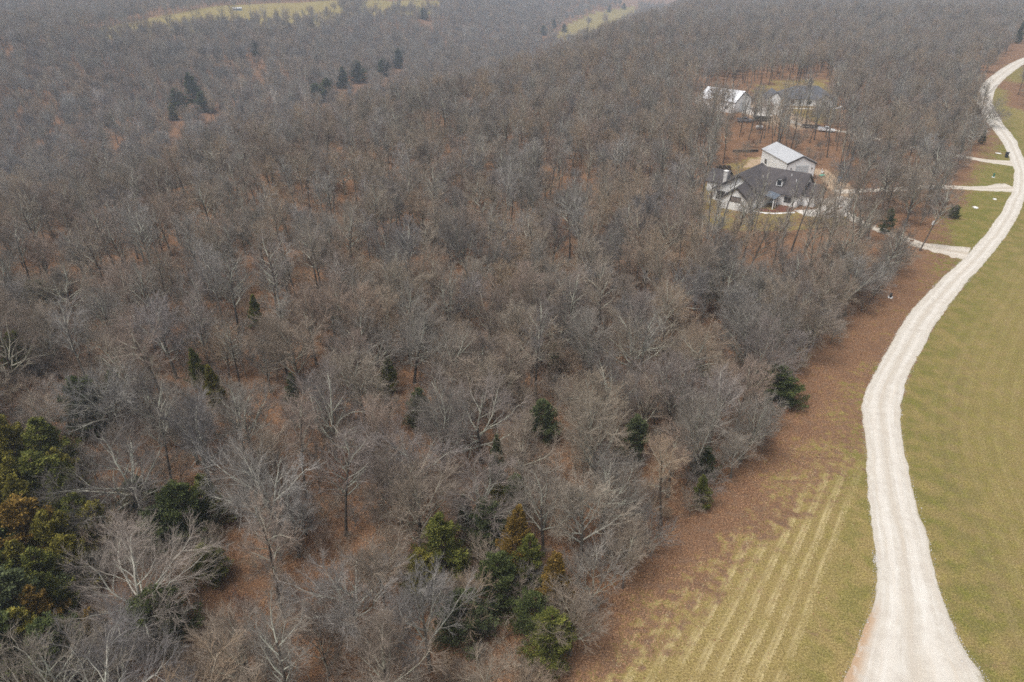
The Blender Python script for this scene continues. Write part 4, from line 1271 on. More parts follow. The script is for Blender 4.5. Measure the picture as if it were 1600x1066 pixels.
for c_ in ((-0.06, 0.0), (8.4, 8.46)): MB().box(c_[0], c_[1], -0.06, 0.06, 0, 4.7).build('corner_trim', M['trim'], shop)
window(shop, 'x-', 13.0, 14.2, 1.4, 2.5, 0.0)

# the far barn
barn = thing('barn', 'long white steel barn with a bright shiny roof, far behind the near house', 'barn', (80.0, 306.6, 0), R(-45))
wB2, rB2 = gable_wing(barn, 0, 17.2, 0, 14.0, 4.4, 8.0, 'x', M['metal_wall'], M['roof_bright'], 0.3, gable_over=0.25)
sl = 3.6 / 7
metal_ribs(rB2, [(-0.25, -0.3, 4.4 - sl * 0.3 + 0.2), (17.45, -0.3, 4.4 - sl * 0.3 + 0.2), (17.45, 7, 8.2), (-0.25, 7, 8.2)], 19, M['roof_bright'])
rib = MB()
for k in range(23): rib.box(0.3 + k * 0.73, 0.38 + k * 0.73, -0.035, 0.0, 0, 4.35)
rib.build('wall_rib', M['metal_wall'], wB2)
lt = MB().prism([(3.0, -0.3), (11.0, -0.3), (11.0, 3.5), (3.0, 3.5)], 'x', -3.2, -0.01).build('lean_to', M['metal_wall'], barn)
MB().slab([(-3.6, 2.7, 3.55), (-3.6, 11.3, 3.55), (0.0, 11.3, 4.5), (0.0, 2.7, 4.5)], 0.12).build('lean_to_roof', M['roof_bright'], lt)
gd = MB().box(17.2, 17.26, 4.5, 9.5, 0, 3.9).build('sliding_door', M['door'], barn)
MB().box(17.26, 17.3, 6.95, 7.05, 0, 3.9).build('door_seam', M['trim'], gd)
for a in (3.0, 8.0, 13.0): window(barn, 'y-', a, a + 1.2, 1.6, 2.6, 0.0)

# the far house: hipped grey roof, white garage gable
h2 = thing('house', 'far white house with a hipped blue-grey roof and a gabled garage, beside the barn', 'house', (111.5, 311.5, 0), R(-6))
S2, SG = M['siding'], M['shingle_grey']
gable_wing(h2, 0, 6.8, 0, 10.0, 3.0, 5.9, 'y', S2, SG, 0.4)
MB().box(6.81, 30.0, 2.0, 17.0, -0.3, 3.0).build('wall', S2, h2)
x0, x1, y0, y1, ze, zr = 6.0, 30.6, 1.4, 17.6, 2.95, 7.4
rx0, rx1, ym = 13.5, 23.0, 9.5
hp = MB()
hp.slab([(x0, y0, ze), (x1, y0, ze), (rx1, ym, zr), (rx0, ym, zr)], 0.15).slab([(x1, y1, ze), (x0, y1, ze), (rx0, ym, zr), (rx1, ym, zr)], 0.15)
hp.slab([(x1, y0, ze), (x1, y1, ze), (rx1, ym, zr)], 0.15).slab([(x0, y1, ze), (x0, y0, ze), (rx0, ym, zr)], 0.15)
hp.build('roof', SG, h2)
gable_wing(h2, 20.5, 27.5, -1.2, 1.99, 2.9, 5.2, 'y', S2, SG, 0.4)
gd = MB().box(0.9, 5.9, -0.06, 0.02, 0.05, 2.4).build('garage_door', M['door'], h2)
for k in range(4): MB().box(1.0, 5.8, -0.09, -0.06, 0.12 + k * 0.57, 0.6 + k * 0.57).build('door_panel', M['white'], gd)
for a in ((8.0, 9.4), (10.6, 12.0), (17.4, 19.2)): window(h2, 'y-', a[0], a[1], 0.9, 2.3, 2.0)
window(h2, 'y-', 23.0, 25.2, 0.8, 2.4, -1.2)
MB().box(14.0, 15.1, 1.94, 2.02, 0.1, 2.2).build('door', M['trim'], h2)
for a in (12.8, 16.2): MB().box(a, a + 0.22, 1.45, 1.67, 0, 2.9).build('porch_post', M['white'], h2)
window(h2, 'x+', 6.0, 8.5, 0.8, 2.4, 30.0)


def local2(x, y):
    c, s = math.cos(R(-6)), math.sin(R(-6))
    return (111.5 + c * x - s * y, 311.5 + s * x + c * y)


wc = np.array(spline([local2(*p) for p in [(6.4, -3.5), (11, -4.0), (18, -4.6), (24.5, -4.4), (29.5, -1.5), (33.0, 3.5)]], 0.8))
tn = np.gradient(wc, axis=0); tn /= np.linalg.norm(tn, axis=1)[:, None]; nv = np.stack([-tn[:, 1], tn[:, 0]], -1)
strip('front_walk', wc - nv * 0.8, wc + nv * 0.8, M['white_stone'], 0.07, 3, 0.0, 0.0)
sheet('concrete_apron', [local2(*p) for p in [(-9.0, -4.0), (-0.5, -0.3), (6.8, -0.3), (6.2, -12.0), (-1.0, -22.0), (-9, -24.0), (-14, -16.0)]], 0.055, M['concrete'])

# ------------------------------------------------------------------ vehicles and yard things


def wheel(root, x, y, r=0.38, w=0.25):
    s = 1 if y > 0 else -1
    t_ = MB().cyl((x, r), r, 'y', y - w / 2, y + w / 2, 18).build('wheel', M['tyre'], root, 0.03)
    MB().cyl((x, r), r * 0.58, 'y', y + s * (w / 2 - 0.01), y + s * (w / 2 + 0.02), 12).build('rim', M['rim'], t_)


def pickup(label, loc, rz, paint, bed_open=True):
    t_ = thing('pickup_truck', label, 'truck', loc, rz)
    prof = [(-2.9, 0.45), (2.75, 0.45), (2.85, 0.75), (2.8, 1.05), (1.3, 1.18), (-2.9, 1.18)]
    MB().prism(prof, 'y', -0.95, 0.95).build('body', paint, t_, 0.06)
    cab = MB().prism([(-0.85, 1.15), (1.35, 1.15), (0.55, 1.88), (-0.65, 1.9)], 'y', -0.86, 0.86).build('cab', paint, t_, 0.08)
    g_ = MB()
    g_.slab([(1.36, -0.72, 1.24), (1.36, 0.72, 1.24), (0.66, 0.68, 1.84), (0.66, -0.68, 1.84)], 0.05).build('windscreen', M['glass'], cab)
    for s in (-1, 1):
        MB().prism([(-0.6, 1.28), (1.0, 1.28), (0.5, 1.76), (-0.5, 1.76)], 'y', s * 0.84 if s < 0 else 0.85, s * 0.885 if s < 0 else 0.885).build('side_window', M['glass'], cab)
    MB().box(-0.9, -0.78, -0.7, 0.7, 1.3, 1.78).build('rear_window', M['glass'], cab)
    bedm = MB().box(-2.75, -1.0, -0.78, 0.78, 1.16, 1.20).build('bed_floor', M['black'], t_)
    for s in (-1, 1): MB().box(-2.85, -0.9, s * 0.93 - 0.05, s * 0.93 + 0.05, 1.17, 1.42).build('bed_side', paint, t_)
    MB().box(-2.93, -2.85, -0.9, 0.9, 0.75, 1.42).build('tailgate', paint, t_)
    MB().box(2.78, 2.95, -0.95, 0.95, 0.42, 0.68).build('bumper', M['rim'], t_)
    for s in (-1, 1):
        MB().box(2.76, 2.87, s * 0.72 - 0.18, s * 0.72 + 0.18, 0.78, 0.98).build('headlight', M['lamp'], t_)
        MB().box(-2.96, -2.92, s * 0.82 - 0.08, s * 0.82 + 0.08, 0.8, 1.1).build('tail_light', M['red_lamp'], t_)
        MB().box(0.95, 1.12, s * 1.02 - 0.12, s * 1.02 + 0.12, 1.15, 1.36).build('mirror', M['black'], t_)
        for xx in (-1.9, 1.85): wheel(t_, xx, s * 0.86)
    return t_


x, y = at(1291, 206)
pickup('white pickup truck parked on the far lane between the trunks', (x, y, 0.03), R(-26), M['car_white'])
x, y = at(1163, 191)
pickup('silver pickup truck parked below the shiny-roofed barn', (x, y, 0.06), R(-4), M['car_silver'])


def trailer(label, loc, rz, mat, boxy):
    t_ = thing('trailer', label, 'trailer', loc, rz)
    MB().box(-3.2, 3.2, -1.05, 1.05, 0.62, 0.78).build('deck', M['wood_dark'], t_)
    for s in (-1, 1):
        MB().box(-3.2, 3.2, s * 1.07 - 0.04, s * 1.07 + 0.04, 0.62, 1.0 if not boxy else 1.6).build('side_rail', mat, t_)
        for xx in (-0.45, 0.45): wheel(t_, xx, s * 1.22, 0.33, 0.2)
    MB().box(-3.22, -3.14, -1.05, 1.05, 0.75, 1.7).build('tail_ramp', mat, t_)
    MB().prism([(3.2, -0.5), (4.5, -0.05), (4.5, 0.05), (3.2, 0.5)], 'z', 0.6, 0.7).build('tow_bar', mat, t_)
    if boxy:
        MB().box(-2.9, 2.9, -0.95, 0.95, 0.78, 1.75).build('covered_load', mat, t_, 0.15)
    return t_


x, y = at(1190, 189)
trailer('dark green loaded trailer parked beside the silver pickup', (x, y, 0.06), R(2), M['car_dark'], True)
x, y = at(1267, 200)
trailer('low dark flatbed trailer hitched behind the white pickup', (x, y, 0.03), R(-20), M['trim'], False)
x, y = at(1186, 202)
tk = thing('gas_tank', 'small white gas tank among the trunks below the dark trailer', 'tank', (x, y, 0), R(5))
MB().cyl((0, 0.85), 0.5, 'x', -1.3, 1.3, 14).build('vessel', M['white'], tk, 0.12)
for xx in (-0.8, 0.8): MB().box(xx - 0.1, xx + 0.1, -0.35, 0.35, 0, 0.5).build('leg', M['blue_grey'], tk)
MB().cyl((0, 0), 0.16, 'z', 1.3, 1.5, 10).build('valve_cap', M['white'], tk)


def bin_(label, px, py, mat, s=1.0):
    x, y = at(px, py)
    t_ = thing('wheeled_bin', label, 'bin', (x, y, H1(x, y)), rng.uniform(0, 6))
    MB().prism([(-0.26, 0.08), (0.26, 0.08), (0.34, 1.0), (-0.34, 1.0)], 'y', -0.32, 0.32).build('body', mat, t_, 0.03)
    l = MB().prism([(-0.38, 1.0), (0.37, 1.0), (0.34, 1.07), (-0.34, 1.12)], 'y', -0.36, 0.36).build('lid', mat, t_, 0.02)
    MB().cyl((-0.42, 1.02), 0.02, 'y', -0.28, 0.28, 8).build('handle', M['black'], l)
    for s_ in (-1, 1): MB().cyl((-0.26, 0.12), 0.12, 'y', s_ * 0.3 - 0.03, s_ * 0.3 + 0.03, 12).build('wheel', M['tyre'], t_)
    t_.scale = (s, s, s)
    return t_


bin_('black wheeled bin on the grass where the far lane meets the road', 1572, 246, M['black'], 1.5)
bin_('blue-grey bin at the clearing edge behind the workshop yard', 1311, 284, M['blue_grey'], 1.2)


def stone(label, px, py, sx, sy, sz, mat=None, seed=0, grp=None):
    g_ = np.random.default_rng(seed)
    import bmesh
    bm = bmesh.new(); bmesh.ops.create_icosphere(bm, subdivisions=2, radius=1)
    for v in bm.verts:
        v.co *= 1 + g_.normal(0, 0.10); v.co.x *= sx; v.co.y *= sy; v.co.z = max(v.co.z, -0.4) * sz
    me = bpy.data.meshes.new('stone'); bm.to_mesh(me); bm.free()
    x, y = at(px, py)
    o = link('stone', me, mat or M['white_stone'], None, (x, y, H1(x, y) + sz * 0.2), g_.uniform(0, 6))
    return tag(o, label, 'stone', grp)


stone('larger pale flat stone on the grass between near and middle lanes', 1524, 325, 0.85, 0.55, 0.30, None, 1)
stone('smaller pale stone on the grass close to the middle lane mouth', 1554, 312, 0.55, 0.42, 0.25, None, 2)
stone('long pale stone on the grass beyond the far lane', 1540, 205, 1.2, 0.45, 0.22, None, 3)
stone('flat tan stone beside the far lane, left of the black bin', 1560, 240, 1.0, 0.6, 0.18, None, 4)
# marker post boxes by the lanes


def marker(label, px, py, col, h):
    x, y = at(px, py)
    t_ = thing('utility_pedestal', label, 'utility box', (x, y, 0), rng.uniform(0, 1))
    MB().box(-0.5, 0.55, -0.4, 0.4, -0.1, 0.10).build('base', M['white_stone'], t_, 0.03)
    MB().box(-0.25, 0.25, -0.2, 0.2, 0.10, h).build('cabinet', col, t_, 0.04)
    MB().box(-0.29, 0.29, -0.24, 0.24, h, h + 0.1).build('lid', col, t_, 0.02)
    MB().box(-0.12, 0.12, -0.225, -0.2, 0.3, h - 0.2).build('door', M['black'], t_)


marker('dark green utility box on a white base between middle and far lanes', 1552, 277, M['green_plastic'], 1.0)
marker('blackish utility box on a white base at the verge by the wood', 1391, 465, M['black'], 0.75)
x, y = at(1455, 357)
t_ = thing('yard_sign', 'small white sign on a post behind the slanting lane tree', 'sign', (x, y, 0), R(20))
MB().box(-0.06, 0.06, -0.05, 0.05, -0.1, 1.9).build('post', M['wood'], t_)
MB().box(-0.35, 0.35, -0.09, -0.052, 0.9, 1.9).build('board', M['white'], t_)
# timber edging and wood pile behind the house
x, y = at(1166, 238)
t_ = thing('timber_wall', 'low dark timber wall with a pale cap behind the near house', 'retaining wall', (x, y, 0), R(4))
for k in range(3): MB().box(-4.6, 4.0, -0.12, 0.12, k * 0.28 - 0.02, k * 0.28 + 0.24).build('timber', M['wood_dark'], t_)
MB().box(-4.6, 4.0, -0.2, 0.2, 0.83, 0.93).build('cap', M['wood'], t_)
x, y = at(1131, 266)
t_ = thing('wood_pile', 'dark stacked wood pile left of the near house among trunks', 'wood pile', (x, y, 0), R(-8))
for r_ in range(4):
    for k in range(11 - r_ % 2):
        MB().cyl((-2.2 + 0.42 * k + 0.21 * (r_ % 2), 0.2 + r_ * 0.36), 0.19 + 0.02 * ((k * 7 + r_) % 3 - 1), 'y', -0.6 + 0.05 * ((k + r_) % 3), 0.6, 8).build('log', M['wood_dark'] if (k + r_) % 3 else M['wood'], t_)
x, y = at(1284, 277)
t_ = thing('play_slide', 'small teal plastic play table on the bare soil right of the workshop', 'play table', (x, y, 0), 0.4)
MB().box(-0.9, 0.9, -0.5, 0.5, 0.55, 0.68).build('table_top', M['teal'], t_, 0.04)
for a in (-0.75, 0.75):
    for b_ in (-0.38, 0.38): MB().box(a - 0.06, a + 0.06, b_ - 0.06, b_ + 0.06, 0, 0.55).build('leg', M['teal'], t_)
t_.name = 'play_table'
x, y = at(1285, 271)
t_ = thing('garden_bench', 'white garden bench on the bare soil right of the workshop', 'bench', (x, y, 0), 1.0)
for k in range(4): MB().box(-1.0, 1.0, -0.28 + k * 0.14, -0.16 + k * 0.14, 0.45, 0.5).build('seat_slat', M['white'], t_)
for k in range(4): MB().box(-1.0, 1.0, 0.28, 0.33, 0.6 + k * 0.16, 0.72 + k * 0.16).build('back_slat', M['white'], t_)
for a in (-0.9, 0.9):
    MB().box(a - 0.05, a + 0.05, -0.28, -0.2, 0, 0.45).build('leg', M['white'], t_); MB().box(a - 0.05, a + 0.05, 0.33, 0.4, 0, 1.25).build('leg', M['white'], t_)
# far off: a small grey shed in the hilltop meadow
x, y = hit(371, 15, 1.0)
sh_ = thing('shed', 'tiny blue-grey shed standing in the hilltop meadow', 'shed', (x, y, H1(x, y)), 0.3)
gable_wing(sh_, -5, 5, -2.5, 2.5, 2.2, 3.2, 'x', M['blue_grey'], M['roof_metal'], 0.4)

# ------------------------------------------------------------------ plant the trees
def place_tree(t_, label, cat, name, group=None):
    p = PROTO[t_['key']]
    root = thing(name, label, cat, (t_['x'], t_['y'], t_['z']), 0, group)
    tl = t_.get('tilt')
    root.rotation_euler = (0, tl or 0, 0) if tl else (t_['lean'], t_['lean2'], t_['rot'])
    s = t_['s']; root.scale = (s * t_['sx'], s * t_['sy'], s)
    o = bpy.data.objects.new('trunk', p['trunk']); COL.objects.link(o); o.parent = root
    o = bpy.data.objects.new('crown', p['crown']); COL.objects.link(o); o.parent = root
    return root


# landmarks that a label can lean on
LAND = [(c['short'], c['x'], c['y']) for c in cedar_objs if c['short']] + [(t_['short'], t_['x'], t_['y']) for t_ in trees if t_['short']]
LAND += [('near house chimney', *local(-2.6, 7.8)), ('grey-roofed workshop', 79.0, 203.0), ('shiny-roofed barn', 88.0, 302.0), ('white pickup truck', *at(1291, 206)), ('silver pickup truck', *at(1163, 191)), ('teal play table', *at(1284, 277))]
ORD = ['nearest', 'second', 'third', 'fourth', 'fifth', 'sixth', 'seventh', 'eighth', 'ninth', 'tenth', 'eleventh', 'twelfth', 'thirteenth', 'fourteenth', 'fifteenth', 'sixteenth', 'seventeenth', 'eighteenth', 'nineteenth', 'twentieth'] + ['twenty-' + q for q in ('first', 'second', 'third', 'fourth', 'fifth', 'sixth', 'seventh', 'eighth', 'ninth')] + ['thirtieth'] + ['thirty-' + q for q in ('first', 'second', 'third', 'fourth', 'fifth', 'sixth', 'seventh', 'eighth', 'ninth')] + ['fortieth'] + ['forty-' + q for q in ('first', 'second', 'third', 'fourth', 'fifth', 'sixth', 'seventh', 'eighth', 'ninth')] + ['fiftieth'] + ['fifty-' + q for q in ('first', 'second', 'third', 'fourth', 'fifth', 'sixth', 'seventh', 'eighth', 'ninth')] + ['sixtieth']
LOOK = {'spread': 'wide-spreading', 'round': 'round-crowned', 'tall': 'tall slim', 'thin': 'sparse straight', 'small': 'small bushy'}
bare = [t_ for t_ in trees if not t_.get('syc')]
BXY = np.array([(t_['x'], t_['y']) for t_ in bare])
index = {id(t_): i for i, t_ in enumerate(bare)}
best = {}
for nm, lx, ly in LAND:
    dx, dy = BXY[:, 0] - lx, BXY[:, 1] - ly
    L0 = math.hypot(lx, ly); fx, fy = lx / L0, ly / L0
    depth = dx * fx + dy * fy; side = dx * fy - dy * fx
    dist = np.hypot(dx, dy)
    sec = np.where(np.abs(depth) >= np.abs(side), np.where(depth > 0, 0, 1), np.where(side > 0, 2, 3))
    for k in range(4):
        cnd = np.where((sec == k) & (dist > 0.5))[0]
        for r_, i in enumerate(cnd[np.argsort(dist[cnd])][:60]):
            if i not in best or r_ < best[i][0]: best[i] = (r_, k, nm)
SEC = ['behind', 'in front of', 'right of', 'left of']
n_lab = 0
for t_ in SHOWN:
    kind = t_['key'].rstrip('0123456789')
    if t_.get('syc'):
        place_tree(t_, t_['label'], 'tree', 'sycamore_tree', 'white sycamores along the creek'); continue
    lab = t_['label']
    if lab is None:
        b_ = best.get(index[id(t_)])
        if b_:
            lab = '%s bare tree, %s one %s the %s' % (LOOK[kind], ORD[b_[0]], SEC[b_[1]], b_[2])
        else:
            a, c_ = t_['px'], t_['py']
            lab = '%s bare tree %s, away from any cedar' % (LOOK[kind], 'deep in the left of the wood' if a < 600 else 'in the middle of the wood' if a < 1000 else 'in the right of the wood')
        n_lab += 1
    place_tree(t_, lab, 'tree', 'bare_tree', 'bare trees of the wood')

cedar_n = 0
for c in cedar_objs:
    mc, mt = CEDAR[c['kind']]
    zc = H1(c['x'], c['y'])
    root = thing('cedar_tree' if 'pine' not in c['label'] else 'pine_tree', c['label'], 'tree', (c['x'], c['y'], zc), rng.uniform(0, 6.28), 'evergreen cedars' if 'pine' not in c['label'] else None)
    if 'bush' in c['label']: root.name = 'evergreen_bush'; root['category'] = 'bush'
    s = c['h'] / CEDAR_H[c['kind']]
    root.scale = (s * c['w'], s * c['w'], s)
    root.rotation_euler = (rng.normal(0, 0.04), rng.normal(0, 0.04), rng.uniform(0, 6.28))
    for nm, me, mm in (('trunk', mt, M['cedar_bark']), ('crown', mc, M[c['col']])):
        if len(me.materials) == 0: me.materials.append(mm)
        o = bpy.data.objects.new(nm, me); COL.objects.link(o); o.parent = root
        o.material_slots[0].link = 'OBJECT'; o.material_slots[0].material = mm

# trees that keep their dead leaves
RUSSET = [(1206, 652, 4.2, 'russet', 'russet-leaved shrub below the dark round verge cedar'), (1190, 684, 3.6, 'russet', 'small russet shrub at the foot of the verge cedar'), (1192, 700, 3.0, 'russet_dull', 'low dull brown shrub at the leafy verge'),
          (748, 180, 9.0, 'russet', 'orange-leaved tree on the plateau rim in the far wood'), (1185, 172, 7.0, 'russet_dull', 'red-brown leafy tree in front of the far house drive'), (762, 186, 7.0, 'russet', 'second orange-leaved tree on the far plateau rim'),
          (1200, 166, 6.0, 'russet', 'thin russet tree before the far garage'), (120, 470, 5.0, 'russet', 'orange shrub on the wood floor at the left'), (250, 380, 5.0, 'russet', 'orange-leaved sapling under the left trees'), (530, 745, 4.5, 'russet', 'orange sapling at the foot of the leaning trunk'),
          (1475, 318, 5.5, 'russet_dull', 'brown-leaved small tree at the wood end by the middle lane'), (1350, 470, 5.0, 'russet_dull', 'dull brown shrub at the corner of the wood'), (1010, 420, 5.0, 'russet', 'orange sapling below the slender trees in mid wood'), (1095, 415, 5.0, 'russet', 'orange-red sapling left of the house clearing')]
for i, (px, py, h, mm, lab) in enumerate(RUSSET):
    z0 = 0.0
    x, y = hit(px, py, h * 0.55)
    p = PROTO['small%d' % (i % 2)]
    root = thing('leafy_shrub' if h < 4.6 else 'oak_sapling', lab, 'shrub' if h < 4.6 else 'tree', (x, y, H1(x, y)), rng.uniform(0, 6.28), 'shrubs and saplings with dead leaves')
    s = h / p['h']; root.scale = (s * 1.05, s * 1.05, s)
    for nm, me in (('trunk', p['trunk']), ('crown', p['crown'])):
        o = bpy.data.objects.new(nm, me); COL.objects.link(o); o.parent = root
    me = p['leaves']
    if len(me.materials) == 0: me.materials.append(M['russet'])
    o = bpy.data.objects.new('leaves', me); COL.objects.link(o); o.parent = root
    o.material_slots[0].link = 'OBJECT'; o.material_slots[0].material = M[mm]

# ------------------------------------------------------------------ the wood beyond: one mass, instanced


def instancer(name, pts, layers, label, cat):
    """pts: list of (x,y,z,rot,scale,index,tilt); layers: list of collections picked by the index"""
    n = len(pts); A = np.array(pts, float)
    me = bpy.data.meshes.new(name)
    me.vertices.add(n); me.vertices.foreach_set('co', A[:, :3].astype(np.float32).ravel())
    a = me.attributes.new('scl', 'FLOAT_VECTOR', 'POINT')
    a.data.foreach_set('vector', (A[:, 4:5] * np.stack([rng.uniform(0.84, 1.2, n), rng.uniform(0.84, 1.2, n), np.ones(n)], -1)).astype(np.float32).ravel())
    for k, col in (('rot', 3), ('tilt', 6)):
        a = me.attributes.new(k, 'FLOAT', 'POINT'); a.data.foreach_set('value', A[:, col].astype(np.float32))
    a = me.attributes.new('pick', 'INT', 'POINT'); a.data.foreach_set('value', A[:, 5].astype(np.int32))
    o = link(name, me)
    ng = bpy.data.node_groups.new(name, 'GeometryNodeTree')
    ng.interface.new_socket('Geometry', in_out='INPUT', socket_type='NodeSocketGeometry')
    ng.interface.new_socket('Geometry', in_out='OUTPUT', socket_type='NodeSocketGeometry')
    N = ng.nodes; L = ng.links
    gi = N.new('NodeGroupInput'); go = N.new('NodeGroupOutput'); jn = N.new('GeometryNodeJoinGeometry')
    def named(nm, typ):
        nd = N.new('GeometryNodeInputNamedAttribute'); nd.data_type = typ; nd.inputs['Name'].default_value = nm
        return nd.outputs['Attribute']
    cx = N.new('ShaderNodeCombineXYZ'); L.new(named('rot', 'FLOAT'), cx.inputs[2]); L.new(named('tilt', 'FLOAT'), cx.inputs[0])
    er = N.new('FunctionNodeEulerToRotation'); L.new(cx.outputs[0], er.inputs[0])
    sc = named('scl', 'FLOAT_VECTOR'); pk = named('pick', 'INT')
    for c in layers:
        ci = N.new('GeometryNodeCollectionInfo'); ci.inputs['Collection'].default_value = c
        ci.inputs['Separate Children'].default_value = True; ci.inputs['Reset Children'].default_value = True
        ip = N.new('GeometryNodeInstanceOnPoints'); ip.inputs['Pick Instance'].default_value = True
        L.new(gi.outputs[0], ip.inputs['Points']); L.new(ci.outputs[0], ip.inputs['Instance']); L.new(pk, ip.inputs['Instance Index'])
        L.new(er.outputs[0], ip.inputs['Rotation']); L.new(sc, ip.inputs['Scale'])
        L.new(ip.outputs[0], jn.inputs[0])
    L.new(jn.outputs[0], go.inputs[0])
    md = o.modifiers.new('scatter', 'NODES'); md.node_group = ng
    o['kind'] = 'stuff'; o['label'] = label; o['category'] = cat
    return o


def proto_collection(name, keys, part):
    c = bpy.data.collections.new(name)
    for i, k in enumerate(keys):
        me = PROTO[k][part]
        if len(me.materials) == 0: me.materials.append(M['russet_dull'])
        c.objects.link(bpy.data.objects.new('%s_%02d' % (name, i), me))
    return c


CT = proto_collection('stand_trunk', NEXT_KEYS, 'trunk')
CC = proto_collection('stand_crown', NEXT_KEYS, 'crown')
ki = {k: i for i, k in enumerate(NEXT_KEYS)}
pts = [(t_['x'], t_['y'], t_['z'], t_['rot'], t_['s'], ki[t_['key']], rng.normal(0, 0.05)) for t_ in MASS if t_['key'] in ki]
instancer('forest', pts, [CT, CC], 'leafless grey-brown hardwood forest covering the plateau and far hills', 'forest')

# undergrowth: saplings and brush under the trees
UK = ['small0', 'small1']
UT = proto_collection('brush_stem', UK, 'trunk'); UC = proto_collection('brush_crown', UK, 'crown')
up = []
cu = np.concatenate([grid_points(16, 120, 2.5), grid_points(120, 300, 4.4)])
du, _ = dist_poly(cu[:, 0], cu[:, 1], EDGE)
okk = du > 0.3
for poly in CLEAR: okk &= ~in_poly(cu[:, 0], cu[:, 1], poly)
for poly in OPEN_: okk &= ~(in_poly(cu[:, 0], cu[:, 1], poly) & (rng.uniform(0, 1, len(cu)) < 0.8))
for k, c in DRIVES.items():
    dd, _ = dist_poly(cu[:, 0], cu[:, 1], [tuple(p) for p in c[::4]]); okk &= np.abs(dd) > 2.6
okk &= rng.uniform(0, 1, len(cu)) < np.where(du < 6, 0.95, 0.88)
cu = cu[okk]; zu = height(cu[:, 0], cu[:, 1])
for (x, y), z in zip(cu, zu):
    up.append((x, y, z, rng.uniform(0, 6.28), rng.uniform(0.55, 1.0) ** 2 * rng.uniform(0.5, 0.95), rng.integers(0, 2), rng.normal(0, 0.12)))
instancer('undergrowth', up, [UT, UC], 'leafless brush and saplings under the trees', 'undergrowth')
# saplings holding dead leaves, on the wood floor
lp = []
LK = proto_collection('dead_leaf', UK, 'leaves')
cl = cand[(de > 3) & (Y < 420) & ok]
cl = cl[rng.permutation(len(cl))[: int(len(cl) * 0.13)]] + 1.6
zl = height(cl[:, 0], cl[:, 1])
for (x, y), z in zip(cl, zl):
    lp.append((x, y, z, rng.uniform(0, 6.28), rng.uniform(0.18, 0.48), rng.integers(0, 2), rng.normal(0, 0.1)))
instancer('dry_leaves', lp, [LK, UC], 'brown dead leaves held by low brush on the wood floor', 'leaves')

# ------------------------------------------------------------------ loose leaves, stones, straw: uncountable bits
g_ = np.random.default_rng(5)
n = 230000
lx = g_.uniform(-2, 125, n); ly = g_.uniform(36, 175, n)
d, _ = dist_poly(lx, ly, EDGE); dl, _ = dist_poly(lx, ly, ROAD_L)
w = np.interp(ly, [30, 55, 75, 95, 125, 150, 200], [3.0, 4.0, 7.0, 11.5, 6.5, 3.0, 2.5])
pr_ = np.where(d > 0, 1.0, np.exp(-(np.abs(d) / (w * 1.3)) ** 1.3)) * (d < 8) * (dl > -0.3) + 0.04 * (dl > 0) * (d < 0)
keep = g_.uniform(0, 1, n) < pr_ * 0.8
lx, ly = lx[keep], ly[keep]
C = np.stack([lx, ly, np.full(len(lx), 0.02)], -1)
V, q = leaf_faces(C, 0.15, g_, None, 0.25, 0.75)
V[:, 2] = np.maximum(V[:, 2], 0.012)
o = link('fallen_leaves', mesh_np('fallen_leaves', V, q), M['litter']); o['kind'] = 'stuff'; o['label'] = 'brown fallen leaves strewn over the grass verge'; o['category'] = 'leaves'

# sticks and dropped boughs on the wood floor
n = 4200
bx_ = g_.uniform(-95, 75, n); by_ = g_.uniform(22, 150, n)
kp = (dist_poly(bx_, by_, EDGE)[0] > 0.5)
for poly in CLEAR: kp &= ~in_poly(bx_, by_, poly)
bx_, by_ = bx_[kp], by_[kp]; n = len(bx_)
an = g_.uniform(0, 6.28, n); ln = np.clip(g_.lognormal(0.1, 0.5, n), 0.3, 3.2); br_ = g_.uniform(0.015, 0.035, n) * np.clip(ln / 2, 0.6, 1.6)
p0 = np.stack([bx_, by_, height(bx_, by_) + 0.08], -1)
dv = np.stack([np.cos(an), np.sin(an), g_.uniform(0, 0.12, n)], -1)
pm = p0 + dv * (ln * 0.5)[:, None] + g_.normal(0, 0.12, (n, 3)) * [1, 1, 0.3]
p1 = p0 + dv * ln[:, None]
V, q, th = tubes(np.stack([p0, pm, p1], 1), br_[:, None] * np.array([1, 0.8, 0.4])[None, :], 4)
o = link('fallen_branches', mesh_np('fallen_branches', V, q, attrs={'thick': th}, smooth=True), M['bark_warm']); o['kind'] = 'stuff'; o['label'] = 'dead sticks and boughs lying on the wood floor'; o['category'] = 'branches'

# stone chips along the road shoulders
L_ = np.array(rl); R_ = np.array(rr)
near = (L_[:, 1] < 150)
cs = []
for arr, other, dens in ((L_[near], R_[near], 5), (R_[near], L_[near], 4)):
    inward = norm(other - arr)
    for k in range(dens):
        off = g_.normal(0.16, 0.14, len(arr))
        p = arr + inward * off[:, None] + g_.normal(0, 0.08, arr.shape)
        cs.append(p)
